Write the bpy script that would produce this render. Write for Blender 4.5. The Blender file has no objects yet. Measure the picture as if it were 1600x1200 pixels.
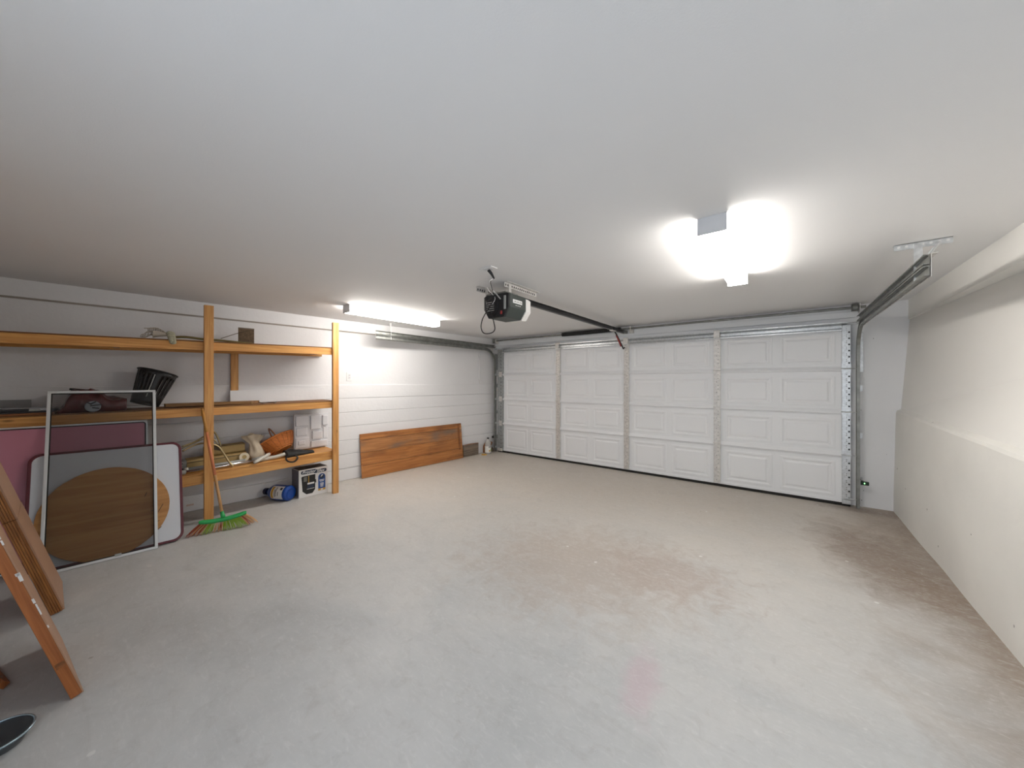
import bpy, bmesh, math, random
from mathutils import Matrix, Vector, Euler, noise as mnoise
random.seed(7)
S = bpy.context.scene
COL = S.collection
PI = math.pi
# ---------------------------------------------------------------- camera
EYE = 1.3165; FPX = 552.0; CXP = 800.0; CYP = 597.0; YAW = math.radians(37.7)
cam = bpy.data.cameras.new('camera'); camo = bpy.data.objects.new('camera', cam); COL.objects.link(camo)
camo.location = (0, 0, EYE); camo.rotation_euler = (PI/2, 0, YAW)
cam.sensor_width = 36; cam.sensor_fit = 'HORIZONTAL'; cam.lens = 36*FPX/1600
cam.shift_y = (CYP-600)/1600; cam.clip_start = .02
S.camera = camo
# ---------------------------------------------------------------- world and exposure
SKY = 1.4
LAMP = 23.0
w = bpy.data.worlds.new('daylight'); S.world = w; w.use_nodes = True
w.node_tree.nodes['Background'].inputs[0].default_value = (.77, .87, 1.0, 1)
w.node_tree.nodes['Background'].inputs[1].default_value = SKY
S.view_settings.view_transform = 'Standard'; S.view_settings.look = 'None'
S.view_settings.exposure = 0.58; S.view_settings.gamma = 1.0; S.view_settings.use_curve_mapping = False

# ---------------------------------------------------------------- pixel helpers (give directions; distances come from surfaces)
RV = Vector((math.cos(YAW), math.sin(YAW), 0)); FV = Vector((-math.sin(YAW), math.cos(YAW), 0)); UP = Vector((0, 0, 1))
EYEV = Vector((0, 0, EYE))
def ray(u, v): return RV*((u-CXP)/FPX) + FV + UP*((CYP-v)/FPX)
def at_z(u, v, z=0.0):
    d = ray(u, v); return EYEV + d*((z-EYE)/d.z)
def at_x(u, v, x):
    d = ray(u, v); return EYEV + d*(x/d.x)
def at_y(u, v, y):
    d = ray(u, v); return EYEV + d*(y/d.y)
def at_pl(u, v, p0, n):
    d = ray(u, v); return EYEV + d*((Vector(p0)-EYEV).dot(n)/d.dot(n))
# room: left wall is a few degrees out of square
K = .078; LN = math.hypot(1, K)
W0 = Vector((-4.45, 5.2, 0)); WT = Vector((-K, -1, 0))/LN; WN = Vector((1, -K, 0))/LN
WROT = PI/2 - math.atan(K)
def W(s, d, z): return W0 + WT*s + WN*d + Vector((0, 0, z))
WM = Matrix.LocRotScale(W0, Euler((0, 0, WROT)), None)      # local x = -s (towards the garage door), y = -d (into the wall)
def at_w(u, v, d):
    p = at_pl(u, v, W0 + WN*d, WN); q = p - W0
    return q.dot(WT), q.z
ZC = 2.14; YD = 5.146; YW = 5.22; YN = -.585

# ---------------------------------------------------------------- materials
def M_(name):
    m = bpy.data.materials.new(name); m.use_nodes = True
    nt = m.node_tree; b = nt.nodes['Principled BSDF']; return m, nt, b
def L_(nt, a, b): nt.links.new(a, b)
def setp(b, **k):
    for a, v in k.items():
        b.inputs[a.replace('_', ' ')].default_value = v
def plain(name, c, rough=.5, metal=0, bump=0, bscale=60, var=0, vscale=6, fleck=0, **kw):
    m, nt, b = M_(name); setp(b, Base_Color=(*c, 1), Roughness=rough, Metallic=metal, **kw)
    if var or bump:
        tc = nt.nodes.new('ShaderNodeTexCoord')
    if var:
        n = nt.nodes.new('ShaderNodeTexNoise'); n.inputs['Scale'].default_value = vscale; n.inputs['Detail'].default_value = 6
        L_(nt, tc.outputs['Object'], n.inputs['Vector'])
        r = nt.nodes.new('ShaderNodeValToRGB'); r.color_ramp.elements[0].position = .3; r.color_ramp.elements[1].position = .7
        r.color_ramp.elements[0].color = (*[x*(1-var) for x in c], 1); r.color_ramp.elements[1].color = (*[min(1, x*(1+var*.5)) for x in c], 1)
        L_(nt, n.outputs['Fac'], r.inputs['Fac']); L_(nt, r.outputs['Color'], b.inputs['Base Color'])
        if fleck:       # scattered dark scuffs, only a few of the cells carry one
            v = nt.nodes.new('ShaderNodeTexVoronoi'); v.inputs['Scale'].default_value = fleck; L_(nt, tc.outputs['Object'], v.inputs['Vector'])
            n9 = nt.nodes.new('ShaderNodeTexNoise'); n9.inputs['Scale'].default_value = 55; L_(nt, tc.outputs['Object'], n9.inputs['Vector'])
            ad = nt.nodes.new('ShaderNodeMath'); ad.operation = 'MULTIPLY_ADD'; ad.inputs[1].default_value = .09; L_(nt, n9.outputs['Fac'], ad.inputs[0]); L_(nt, v.outputs['Distance'], ad.inputs[2])
            lt = nt.nodes.new('ShaderNodeMath'); lt.operation = 'LESS_THAN'; lt.inputs[1].default_value = .085; L_(nt, ad.outputs[0], lt.inputs[0])
            mx = nt.nodes.new('ShaderNodeMix'); mx.data_type = 'RGBA'; mx.inputs[7].default_value = (.16, .14, .12, 1)
            mf = nt.nodes.new('ShaderNodeMath'); mf.operation = 'MULTIPLY'; mf.inputs[1].default_value = .8; L_(nt, lt.outputs[0], mf.inputs[0]); L_(nt, mf.outputs[0], mx.inputs[0])
            L_(nt, r.outputs['Color'], mx.inputs[6]); L_(nt, mx.outputs[2], b.inputs['Base Color'])
    if bump:
        n2 = nt.nodes.new('ShaderNodeTexNoise'); n2.inputs['Scale'].default_value = bscale; n2.inputs['Detail'].default_value = 5
        L_(nt, tc.outputs['Object'], n2.inputs['Vector'])
        bp = nt.nodes.new('ShaderNodeBump'); bp.inputs['Strength'].default_value = bump; bp.inputs['Distance'].default_value = .01
        L_(nt, n2.outputs['Fac'], bp.inputs['Height']); L_(nt, bp.outputs['Normal'], b.inputs['Normal'])
    return m
def wood(name, c1, c2, axis='x', scale=9, rough=.55, knots=.0, stain=None):
    m, nt, b = M_(name); setp(b, Roughness=rough)
    tc = nt.nodes.new('ShaderNodeTexCoord'); mp = nt.nodes.new('ShaderNodeMapping')
    sc = [scale*2.2]*3; sc['xyz'.index(axis)] = scale*.12
    mp.inputs['Scale'].default_value = sc; L_(nt, tc.outputs['Object'], mp.inputs['Vector'])
    n = nt.nodes.new('ShaderNodeTexNoise'); n.inputs['Scale'].default_value = 2.2; n.inputs['Detail'].default_value = 8
    n.inputs['Distortion'].default_value = 1.2; L_(nt, mp.outputs['Vector'], n.inputs['Vector'])
    r = nt.nodes.new('ShaderNodeValToRGB'); r.color_ramp.elements[0].position = .32; r.color_ramp.elements[1].position = .66
    r.color_ramp.elements[0].color = (*c1, 1); r.color_ramp.elements[1].color = (*c2, 1)
    L_(nt, n.outputs['Fac'], r.inputs['Fac']); out = r.outputs['Color']
    if knots:
        mp2 = nt.nodes.new('ShaderNodeMapping'); s2 = [9.0]*3; s2['xyz'.index(axis)] = 3.2
        mp2.inputs['Scale'].default_value = s2; L_(nt, tc.outputs['Object'], mp2.inputs['Vector'])
        v = nt.nodes.new('ShaderNodeTexVoronoi'); v.inputs['Scale'].default_value = 1.0; L_(nt, mp2.outputs['Vector'], v.inputs['Vector'])
        r2 = nt.nodes.new('ShaderNodeValToRGB'); r2.color_ramp.elements[0].position = .05; r2.color_ramp.elements[1].position = .12
        r2.color_ramp.elements[0].color = (1, 1, 1, 1); r2.color_ramp.elements[1].color = (0, 0, 0, 1)
        L_(nt, v.outputs['Distance'], r2.inputs['Fac'])
        mx = nt.nodes.new('ShaderNodeMix'); mx.data_type = 'RGBA'; mx.inputs[7].default_value = (*[x*.35 for x in c1], 1)
        mu = nt.nodes.new('ShaderNodeMath'); mu.operation = 'MULTIPLY'; mu.inputs[1].default_value = knots
        L_(nt, r2.outputs['Color'], mu.inputs[0]); L_(nt, mu.outputs[0], mx.inputs[0]); L_(nt, out, mx.inputs[6]); out = mx.outputs[2]
    if stain:
        n3 = nt.nodes.new('ShaderNodeTexNoise'); n3.inputs['Scale'].default_value = stain[1]; n3.inputs['Detail'].default_value = 7
        mp3 = nt.nodes.new('ShaderNodeMapping'); s3 = [1.6]*3; s3['xyz'.index(axis)] = .55; mp3.inputs['Scale'].default_value = s3
        L_(nt, tc.outputs['Object'], mp3.inputs['Vector']); L_(nt, mp3.outputs['Vector'], n3.inputs['Vector'])
        r3 = nt.nodes.new('ShaderNodeValToRGB'); r3.color_ramp.elements[0].position = .52; r3.color_ramp.elements[1].position = .66
        L_(nt, n3.outputs['Fac'], r3.inputs['Fac'])
        mu3 = nt.nodes.new('ShaderNodeMath'); mu3.operation = 'MULTIPLY'; mu3.inputs[1].default_value = stain[2]
        L_(nt, r3.outputs['Color'], mu3.inputs[0])
        mx = nt.nodes.new('ShaderNodeMix'); mx.data_type = 'RGBA'; mx.inputs[7].default_value = (*stain[0], 1)
        L_(nt, mu3.outputs[0], mx.inputs[0]); L_(nt, out, mx.inputs[6]); out = mx.outputs[2]
    L_(nt, out, b.inputs['Base Color'])
    bp = nt.nodes.new('ShaderNodeBump'); bp.inputs['Strength'].default_value = .12; bp.inputs['Distance'].default_value = .004
    L_(nt, n.outputs['Fac'], bp.inputs['Height']); L_(nt, bp.outputs['Normal'], b.inputs['Normal'])
    return m
def emit(name, c, s):
    m, nt, b = M_(name); setp(b, Base_Color=(*c, 1), Emission_Color=(*c, 1), Emission_Strength=s); return m
def lin(r, g, b): return tuple(((x/255)/12.92 if x/255 < .04045 else ((x/255+.055)/1.055)**2.4) for x in (r, g, b))

# masks for the floor: soft blobs with noisy edges
def floor_mat():
    m, nt, b = M_('concrete'); setp(b, Roughness=.55)
    N = nt.nodes.new
    tc = N('ShaderNodeTexCoord'); OBJ = tc.outputs['Object']
    def noise(scale, detail=6, dist=0, stretch=None):
        n = N('ShaderNodeTexNoise'); n.inputs['Scale'].default_value = scale; n.inputs['Detail'].default_value = detail+3; n.inputs['Roughness'].default_value = .66; n.inputs['Distortion'].default_value = dist
        src = OBJ
        if stretch:
            mp = N('ShaderNodeMapping'); mp.inputs['Scale'].default_value = stretch; mp.inputs['Rotation'].default_value = (0, 0, .3); L_(nt, OBJ, mp.inputs['Vector']); src = mp.outputs['Vector']
        L_(nt, src, n.inputs['Vector']); return n.outputs['Fac']
    def ramp(f, a, b_, ca=(0, 0, 0), cb=(1, 1, 1)):
        r = N('ShaderNodeValToRGB'); r.color_ramp.elements[0].position = a; r.color_ramp.elements[1].position = b_
        r.color_ramp.elements[0].color = (*ca, 1); r.color_ramp.elements[1].color = (*cb, 1); L_(nt, f, r.inputs['Fac']); return r.outputs['Color']
    def math_(op, a, b_):
        n = N('ShaderNodeMath'); n.operation = op
        for i, x in enumerate((a, b_)):
            if isinstance(x, (int, float)): n.inputs[i].default_value = x
            else: L_(nt, x, n.inputs[i])
        return n.outputs[0]
    def mix(f, a, colr):
        n = N('ShaderNodeMix'); n.data_type = 'RGBA'
        if isinstance(f, (int, float)): n.inputs[0].default_value = f
        else: L_(nt, f, n.inputs[0])
        L_(nt, a, n.inputs[6]); n.inputs[7].default_value = (*colr, 1); return n.outputs[2]
    def blob(cx, cy, rx, ry, rot=0, n=None, amt=.5):
        mp = N('ShaderNodeMapping'); mp.vector_type = 'TEXTURE'; mp.inputs['Location'].default_value = (cx, cy, 0); mp.inputs['Rotation'].default_value = (0, 0, rot); mp.inputs['Scale'].default_value = (rx, ry, 100)
        L_(nt, OBJ, mp.inputs['Vector'])
        ln = N('ShaderNodeVectorMath'); ln.operation = 'LENGTH'; L_(nt, mp.outputs['Vector'], ln.inputs[0])
        v = math_('ADD', ln.outputs['Value'], math_('MULTIPLY', math_('SUBTRACT', n if n else noise(3), .5), amt*2))
        return math_('SUBTRACT', 1.0, ramp(v, .35, 1.0))
    nb = noise(1.3, 8, .6); nm = noise(5, 8, .4); nf = noise(38, 5); ns = noise(2.2, 8, .8, (1, 5, 1))
    base = ramp(nb, .3, .72, (.455, .47, .472), (.61, .615, .608))
    c = mix(math_('MULTIPLY', ramp(nm, .42, .75), .35), base, (.60, .605, .60))
    c = mix(math_('MULTIPLY', ramp(ns, .5, .72), .22), c, (.36, .35, .335))
    # tan tone, stronger towards the big door and the left wall
    sep = N('ShaderNodeSeparateXYZ'); L_(nt, OBJ, sep.inputs[0])
    far = ramp(math_('ADD', math_('DIVIDE', math_('SUBTRACT', math_('SUBTRACT', sep.outputs['Y'], math_('MULTIPLY', sep.outputs['X'], .32)), 1.0), 4.2), math_('MULTIPLY', math_('SUBTRACT', nb, .5), .5)), .15, .85)
    c = mix(math_('MULTIPLY', far, .8), c, (.55, .485, .41))
    # brown dirt along the right wall
    d1 = math_('ADD', math_('DIVIDE', math_('SUBTRACT', sep.outputs['X'], .15), .75), math_('MULTIPLY', math_('SUBTRACT', noise(2.6, 8, .7), .5), 1.3))
    c = mix(math_('MULTIPLY', ramp(d1, .22, .95), .8), c, (.27, .205, .15))
    c = mix(math_('MULTIPLY', blob(.55, 3.75, .42, .95, .25, noise(6, 8, .8), .7), .7), c, (.23, .165, .12))
    c = mix(math_('MULTIPLY', blob(.62, 5.05, .45, .14, 0, noise(9, 8, .8), .8), .6), c, (.22, .17, .13))
    # worn brown patch in the middle, pink paint stain, dark damp marks
    npt = noise(7, 9, 1.0)
    c = mix(math_('MULTIPLY', blob(-1.15, 2.35, 1.0, .75, .4, npt, .9), .55), c, (.40, .33, .275))
    c = mix(math_('MULTIPLY', blob(-.62, 2.6, .5, .4, 0, npt, 1.1), .35), c, (.36, .28, .24))
    c = mix(math_('MULTIPLY', blob(-.50, 1.58, .10, .26, .2, noise(9, 8), .7), .32), c, (.62, .38, .45))
    c = mix(math_('MULTIPLY', blob(-2.55, .45, .3, .22, .3, nm, .5), .22), c, (.30, .31, .31))
    c = mix(math_('MULTIPLY', blob(-2.25, .75, .2, .16, .3, nm, .6), .18), c, (.30, .31, .31))
    # paint flecks
    v = N('ShaderNodeTexVoronoi'); v.inputs['Scale'].default_value = 3.1; v.inputs['Randomness'].default_value = 1; L_(nt, OBJ, v.inputs['Vector'])
    c = mix(math_('MULTIPLY', math_('SUBTRACT', 1.0, ramp(math_('ADD', v.outputs['Distance'], math_('MULTIPLY', nf, .05)), .052, .066)), .75), c, (.78, .78, .76))
    v2 = N('ShaderNodeTexVoronoi'); v2.inputs['Scale'].default_value = 2.3; L_(nt, OBJ, v2.inputs['Vector'])
    c = mix(math_('MULTIPLY', math_('SUBTRACT', 1.0, ramp(math_('ADD', v2.outputs['Distance'], math_('MULTIPLY', nf, .04)), .03, .042)), .6), c, (.16, .14, .12))
    scu = noise(16, 9, 1.6, (1, 2.6, 1)); scd = noise(11, 9, 1.2)
    c = mix(math_('MULTIPLY', ramp(scu, .53, .70), .38), c, (.70, .70, .69))
    c = mix(math_('MULTIPLY', ramp(scd, .54, .74), .30), c, (.33, .31, .29))
    c = mix(math_('MULTIPLY', ramp(nf, .5, .72), .2), c, (.68, .68, .67))
    L_(nt, c, b.inputs['Base Color'])
    bp = N('ShaderNodeBump'); bp.inputs['Strength'].default_value = .12; bp.inputs['Distance'].default_value = .006
    L_(nt, math_('ADD', nm, math_('MULTIPLY', nf, .5)), bp.inputs['Height']); L_(nt, bp.outputs['Normal'], b.inputs['Normal'])
    L_(nt, ramp(nm, .3, .8, (.42, .42, .42), (.68, .68, .68)), b.inputs['Roughness'])
    return m
MT = {}
MT['floor'] = floor_mat()
MT['ceil'] = plain('ceiling_paint', (.86, .855, .85), .7, bump=.05, bscale=180, var=.02, vscale=.8)
MT['wall_w'] = plain('white_wall_paint', (.82, .815, .82), .6, bump=.18, bscale=26, var=.03, vscale=1.6)
MT['wall_d'] = plain('cool_white_wall_paint', (.86, .865, .875), .55, bump=.06, bscale=40, var=.02, vscale=2, fleck=7)
MT['wall_r'] = plain('cream_wall_paint', (.82, .805, .765), .6, bump=.05, bscale=30, var=.03, vscale=1.2)
MT['ledge'] = plain('rough_cream_paint', (.80, .79, .745), .6, bump=.35, bscale=9, var=.05, vscale=2, fleck=5)
MT['sill'] = plain('grey_brown_sill', (.36, .32, .28), .8)
MT['door_w'] = plain('door_white_enamel', (.87, .885, .90), .42)
MT['galv'] = plain('galvanised_steel', (.72, .70, .67), .42, .4, var=.2, vscale=30)
MT['galv_m'] = plain('grey_galvanised_steel', (.40, .42, .42), .42, .6, var=.25, vscale=30)
MT['galv_d'] = plain('dull_track_steel', (.30, .305, .285), .45, .8, var=.25, vscale=14)
MT['galv_l'] = plain('bright_zinc', (.68, .70, .71), .33, .75, var=.2, vscale=40)
MT['black'] = plain('black_plastic', (.012, .012, .013), .38)
MT['rubber'] = plain('black_rubber', (.010, .009, .008), .75)
MT['hole'] = plain('dark_hole', (.02, .02, .02), .9)
MT['motor'] = plain('charcoal_plastic', (.045, .055, .05), .45)
MT['motor_d'] = plain('motor_back_black', (.012, .013, .014), .5)
MT['lens'] = plain('milky_lens', (.80, .79, .76), .35, Subsurface_Weight=0)
MT['white_p'] = plain('white_plastic', (.82, .82, .81), .4)
MT['lampbody'] = plain('lamp_enamel', (.72, .72, .73), .45)
MT['lampglow'] = emit('lamp_diffuser', (1.0, .955, .90), LAMP)
MT['lumber'] = wood('pine_lumber', lin(192, 130, 66), lin(226, 172, 104), 'z', 7, .5, .8)
MT['lumber_x'] = wood('pine_lumber_long', lin(198, 134, 66), lin(230, 174, 102), 'x', 7, .5, .85)
MT['ply'] = wood('shelf_plywood', lin(116, 74, 36), lin(150, 104, 60), 'x', 6, .7)
MT['brownboard'] = wood('stained_board', lin(138, 86, 46), lin(184, 128, 78), 'x', 6, .42, .5, stain=(lin(122, 102, 86), 3.4, .9))
MT['brown_dk'] = wood('dark_stained_board', lin(110, 66, 32), lin(158, 98, 50), 'x', 6, .45)
MT['orangeboard'] = wood('orange_board', lin(152, 92, 44), lin(190, 128, 70), 'x', 6, .42, .3, stain=(lin(104, 66, 38), 2.6, .75))
MT['greyboard'] = wood('weathered_board', lin(96, 84, 72), lin(140, 124, 108), 'x', 8, .8)
MT['plankbrown'] = wood('shelf_plank', lin(120, 86, 48), lin(150, 112, 66), 'x', 6, .7)
MT['tanlam'] = plain('tan_laminate', lin(176, 138, 110), .5, var=.06, vscale=3)
MT['edgewood'] = wood('laminated_edge', lin(120, 70, 28), lin(172, 112, 54), 'z', 16, .5)
MT['edgewood2'] = wood('orange_edge', lin(134, 74, 30), lin(178, 108, 56), 'z', 7, .5, .6)
MT['disc'] = wood('round_ply', lin(170, 118, 62), lin(196, 144, 84), 'x', 4, .5, .25)
MT['pink'] = plain('pink_laminate', lin(196, 128, 146), .32, var=.05, vscale=2)
MT['whitelam'] = plain('white_laminate', lin(214, 218, 224), .3)
MT['maroon'] = plain('maroon_edging', lin(96, 34, 44), .4)
MT['alu'] = plain('white_aluminium', (.72, .74, .74), .35, .3)
MT['alu_e'] = plain('aluminium_rim', (.66, .66, .64), .3, .8)
MT['redvinyl'] = plain('dark_red_vinyl', lin(92, 22, 26), .26, bump=.3, bscale=14)
MT['silver'] = plain('silver_print', lin(168, 176, 184), .4)
MT['greycard'] = plain('grey_card', lin(150, 150, 150), .7)
MT['darkcard'] = plain('dark_card', lin(44, 46, 50), .6)
MT['net'] = plain('pale_net', lin(206, 196, 180), .8)
MT['knot'] = plain('green_grey_rope', lin(176, 172, 148), .8)
MT['bamboo'] = plain('green_bamboo', lin(112, 98, 48), .5, var=.25, vscale=12)
MT['sqboard'] = plain('brown_fibre_board', lin(104, 84, 62), .8, var=.35, vscale=60)
MT['wicker'] = wood('wicker', lin(176, 92, 34), lin(216, 134, 62), 'x', 20, .5)
MT['wicker_d'] = plain('dark_wicker', lin(110, 54, 24), .6)
MT['clothbag'] = plain('beige_plastic_bag', lin(206, 190, 166), .5, var=.12, vscale=9)
MT['tanfab'] = plain('tan_case', lin(186, 158, 104), .7, var=.08, vscale=8)
MT['piping'] = plain('dark_piping', lin(84, 70, 50), .6)
MT['cream'] = plain('cream_tape', lin(222, 208, 180), .6)
MT['chrome'] = plain('chrome', (.70, .70, .71), .16, 1.0)
MT['greyplas'] = plain('grey_plastic', lin(168, 170, 166), .45)
MT['lightplas'] = plain('light_grey_plastic', lin(206, 202, 192), .45)
MT['brass'] = plain('worn_brass_tube', lin(176, 158, 118), .3, .7)
MT['styro'] = plain('styrofoam', (.84, .84, .86), .85, bump=.1, bscale=120)
MT['cartonw'] = plain('white_carton', (.80, .78, .76), .5)
MT['cartonside'] = plain('printed_carton_side', lin(120, 118, 128), .6, var=.3, vscale=70)
MT['cartontop'] = plain('dark_carton_top', lin(70, 62, 58), .6)
MT['ink_navy'] = plain('navy_ink', lin(38, 50, 70), .5)
MT['ink_blue'] = plain('blue_ink', lin(52, 88, 150), .5)
MT['ink_gold'] = plain('gold_ink', lin(206, 158, 60), .5)
MT['ink_black'] = plain('black_ink', lin(26, 26, 26), .45)
MT['ink_grey'] = plain('grey_ink', lin(120, 118, 112), .5)
MT['ink_white'] = plain('white_ink', (.84, .83, .81), .5)
MT['blueplas'] = plain('blue_jug_plastic', lin(16, 66, 148), .28)
MT['bluecap'] = plain('navy_cap', lin(16, 22, 60), .4)
MT['green'] = plain('green_plastic', lin(48, 170, 92), .4)
MT['br_green'] = plain('lime_bristle', lin(150, 186, 60), .6)
MT['br_tan'] = plain('tan_bristle', lin(206, 160, 110), .6)
MT['br_red'] = plain('rust_bristle', lin(168, 84, 56), .6)
MT['h_tan'] = plain('tan_handle', lin(196, 150, 100), .5)
MT['h_coral'] = plain('coral_handle', lin(206, 126, 84), .45)
MT['h_wood'] = plain('yellow_handle', lin(190, 134, 62), .5)
MT['blackfab'] = plain('black_fabric', lin(30, 30, 30), .7, bump=.3, bscale=30)
MT['redpl'] = plain('red_plastic', lin(150, 24, 20), .4)
MT['led'] = emit('green_led', (.3, 1.0, .35), 4)
MT['sensor'] = plain('dark_green_sensor', lin(18, 48, 26), .4)
MT['bowl'] = plain('dark_steel_pan', (.10, .11, .12), .3, .7)
MT['rimblue'] = plain('pan_rim', (.40, .52, .60), .25, .8)
MT['tape'] = plain('pale_tape', lin(214, 190, 180), .6)
def screen_mat():
    m, nt, b = M_('fly_screen'); setp(b, Base_Color=(.03, .032, .032, 1), Roughness=.7, Alpha=.42); return m
MT['mesh'] = screen_mat()
def clear_mat():
    m, nt, b = M_('clear_bottle'); setp(b, Base_Color=(.93, .93, .90, 1), Roughness=.12, Alpha=.42); return m
MT['clear'] = clear_mat()

# ---------------------------------------------------------------- mesh helpers
I4 = Matrix.Identity(4)
def nb(): return bmesh.new()
def bx(bm, x0, x1, y0, y1, z0, z1):
    vs = [bm.verts.new((x, y, z)) for x in (x0, x1) for y in (y0, y1) for z in (z0, z1)]
    for f in ((0, 1, 3, 2), (4, 6, 7, 5), (0, 4, 5, 1), (2, 3, 7, 6), (0, 2, 6, 4), (1, 5, 7, 3)):
        bm.faces.new([vs[i] for i in f])
    return bm
def prism(bm, poly, h0, h1, axis='z'):
    """poly in the two other axes, extruded along axis"""
    def P(a, b, h): return {'z': (a, b, h), 'y': (a, h, b), 'x': (h, a, b)}[axis]
    lo = [bm.verts.new(P(a, b, h0)) for a, b in poly]; hi = [bm.verts.new(P(a, b, h1)) for a, b in poly]
    n = len(poly)
    bm.faces.new(lo); bm.faces.new(hi[::-1])
    for i in range(n): bm.faces.new((lo[i], hi[i], hi[(i+1) % n], lo[(i+1) % n]))
    return bm
def frames(pts, closed=False):
    pts = [Vector(p) for p in pts]; out = []; n = len(pts); up = None
    for i, p in enumerate(pts):
        a = pts[i-1] if i else (pts[-1] if closed else p); b = pts[i+1] if i < n-1 else (pts[0] if closed else p)
        t = (b-a).normalized()
        if up is None:
            up = Vector((0, 0, 1)) if abs(t.z) < .9 else Vector((1, 0, 0))
        x = t.cross(up)
        x = x.normalized() if x.length > 1e-6 else Vector((1, 0, 0)); up = x.cross(t).normalized(); out.append((p, x, up))
    return out
def tube(bm, pts, r, n=8, closed=False, cap=True):
    rs = r if isinstance(r, (list, tuple)) else [r]*len(pts)
    rings = [[bm.verts.new(p + (x*math.cos(2*PI*k/n) + u*math.sin(2*PI*k/n))*rr) for k in range(n)] for (p, x, u), rr in zip(frames(pts, closed), rs)]
    m = len(rings)
    for i in range(m if closed else m-1):
        a, b = rings[i], rings[(i+1) % m]
        for k in range(n): bm.faces.new((a[k], a[(k+1) % n], b[(k+1) % n], b[k]))
    if cap and not closed: bm.faces.new(rings[0][::-1]); bm.faces.new(rings[-1])
    return bm
def sweep(bm, pts, prof, closed_prof=True):
    fr = frames(pts); rings = [[bm.verts.new(p + x*a + u*b) for a, b in prof] for p, x, u in fr]; n = len(prof)
    for a, b in zip(rings, rings[1:]):
        for k in range(n if closed_prof else n-1): bm.faces.new((a[k], a[(k+1) % n], b[(k+1) % n], b[k]))
    if closed_prof: bm.faces.new(rings[0][::-1]); bm.faces.new(rings[-1])
    return bm
def lathe(bm, prof, n=24, mat=I4, cap=True):
    rings = [[bm.verts.new(mat @ Vector((r*math.cos(2*PI*k/n), r*math.sin(2*PI*k/n), z))) for k in range(n)] for r, z in prof]
    for a, b in zip(rings, rings[1:]):
        for k in range(n): bm.faces.new((a[k], a[(k+1) % n], b[(k+1) % n], b[k]))
    if cap: bm.faces.new(rings[0][::-1]); bm.faces.new(rings[-1])
    return bm
def cyl(bm, p0, p1, r, n=12): return tube(bm, [p0, p1], r, n)
def grid(bm, f, nu, nv, wrap_u=False):
    vs = [[bm.verts.new(f(i/(nu if wrap_u else nu-1), j/(nv-1))) for j in range(nv)] for i in range(nu)]
    for i in range(nu if wrap_u else nu-1):
        for j in range(nv-1):
            a, b = vs[i], vs[(i+1) % nu]; bm.faces.new((a[j], b[j], b[j+1], a[j+1]))
    return vs
def basemat(o):
    return Matrix.LocRotScale(o.location, o.rotation_euler, None)
def mk(name, bm, mat, parent=None, M=None, bevel=0, smooth=False, seg=2, kind=None, label=None):
    """M: matrix from the mesh's coordinates to the world (None: already in the parent's own space)"""
    if M is not None:
        T = M
        chain = []; p = parent
        while p: chain.append(p); p = p.parent
        for q in reversed(chain): T = basemat(q).inverted() @ T
        bm.transform(T)
    bmesh.ops.recalc_face_normals(bm, faces=bm.faces[:])
    me = bpy.data.meshes.new(name); bm.to_mesh(me); bm.free()
    if smooth:
        for p in me.polygons: p.use_smooth = True
    me.materials.append(MT[mat] if isinstance(mat, str) else mat)
    o = bpy.data.objects.new(name, me); COL.objects.link(o); o.parent = parent
    if bevel:
        b = o.modifiers.new('bevel', 'BEVEL'); b.width = bevel; b.segments = seg; b.limit_method = 'ANGLE'; b.angle_limit = .6
    if kind: o['kind'] = kind
    if label: o['label'] = label
    return o
def tag(o, label, cat, group=None):
    o['label'] = label; o['category'] = cat
    if group: o['group'] = group
    return o
def thing(name, label, cat, loc=(0, 0, 0), rot=(0, 0, 0), group=None):
    o = bpy.data.objects.new(name, None); COL.objects.link(o); o.empty_display_size = .1
    o.location = loc; o.rotation_euler = rot; return tag(o, label, cat, group)
def wthing(name, label, cat, s, d, z, group=None): return thing(name, label, cat, W(s, d, z), (0, 0, WROT), group)
def struct(name, bm, mat, parent=None, M=None, **k):
    o = mk(name, bm, mat, parent, M, **k)
    if not parent: o['kind'] = 'structure'
    return o
def lean(name, label, cat, b0, b1, tilt, th):
    """a flat thing standing on the floor: local x along its foot, leaning back (local +y) by tilt degrees"""
    b0 = Vector((*b0, 0)); b1 = Vector((*b1, 0)); x = (b1-b0).normalized(); t = math.radians(tilt)
    return thing(name, label, cat, b0 + UP*(th*math.sin(t)), (-t, 0, math.atan2(x.y, x.x))), (b1-b0).length
def text_mesh(name, body, size, mat, parent, M, shear=0, align='CENTER', extrude=.0004):
    cu = bpy.data.curves.new(name, 'FONT'); cu.body = body; cu.size = size; cu.align_x = align; cu.align_y = 'CENTER'; cu.extrude = extrude; cu.shear = shear; cu.resolution_u = 2
    cu.offset = size*.018
    t = bpy.data.objects.new('tmp', cu); COL.objects.link(t); bpy.context.view_layer.update()
    me = bpy.data.meshes.new_from_object(t.evaluated_get(bpy.context.evaluated_depsgraph_get()))
    bpy.data.objects.remove(t); bm = bmesh.new(); bm.from_mesh(me); bpy.data.meshes.remove(me)
    return mk(name, bm, mat, parent, M)
exec_order = 'structure, door, opener, lamps, shelving, shelf items, floor items'

# ================================================================ STRUCTURE
struct('floor', bx(nb(), -5.3, 1.6, YN-.15, YW+.1, -.12, 0), 'floor')
struct('ceiling', bx(nb(), -5.3, 1.6, YN-.15, YW+.1, ZC, ZC+.1), 'ceil')
# far wall behind the garage door
struct('wall_far', bx(nb(), -5.3, 1.6, YW, YW+.1, 0, ZC), 'wall_d')
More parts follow.
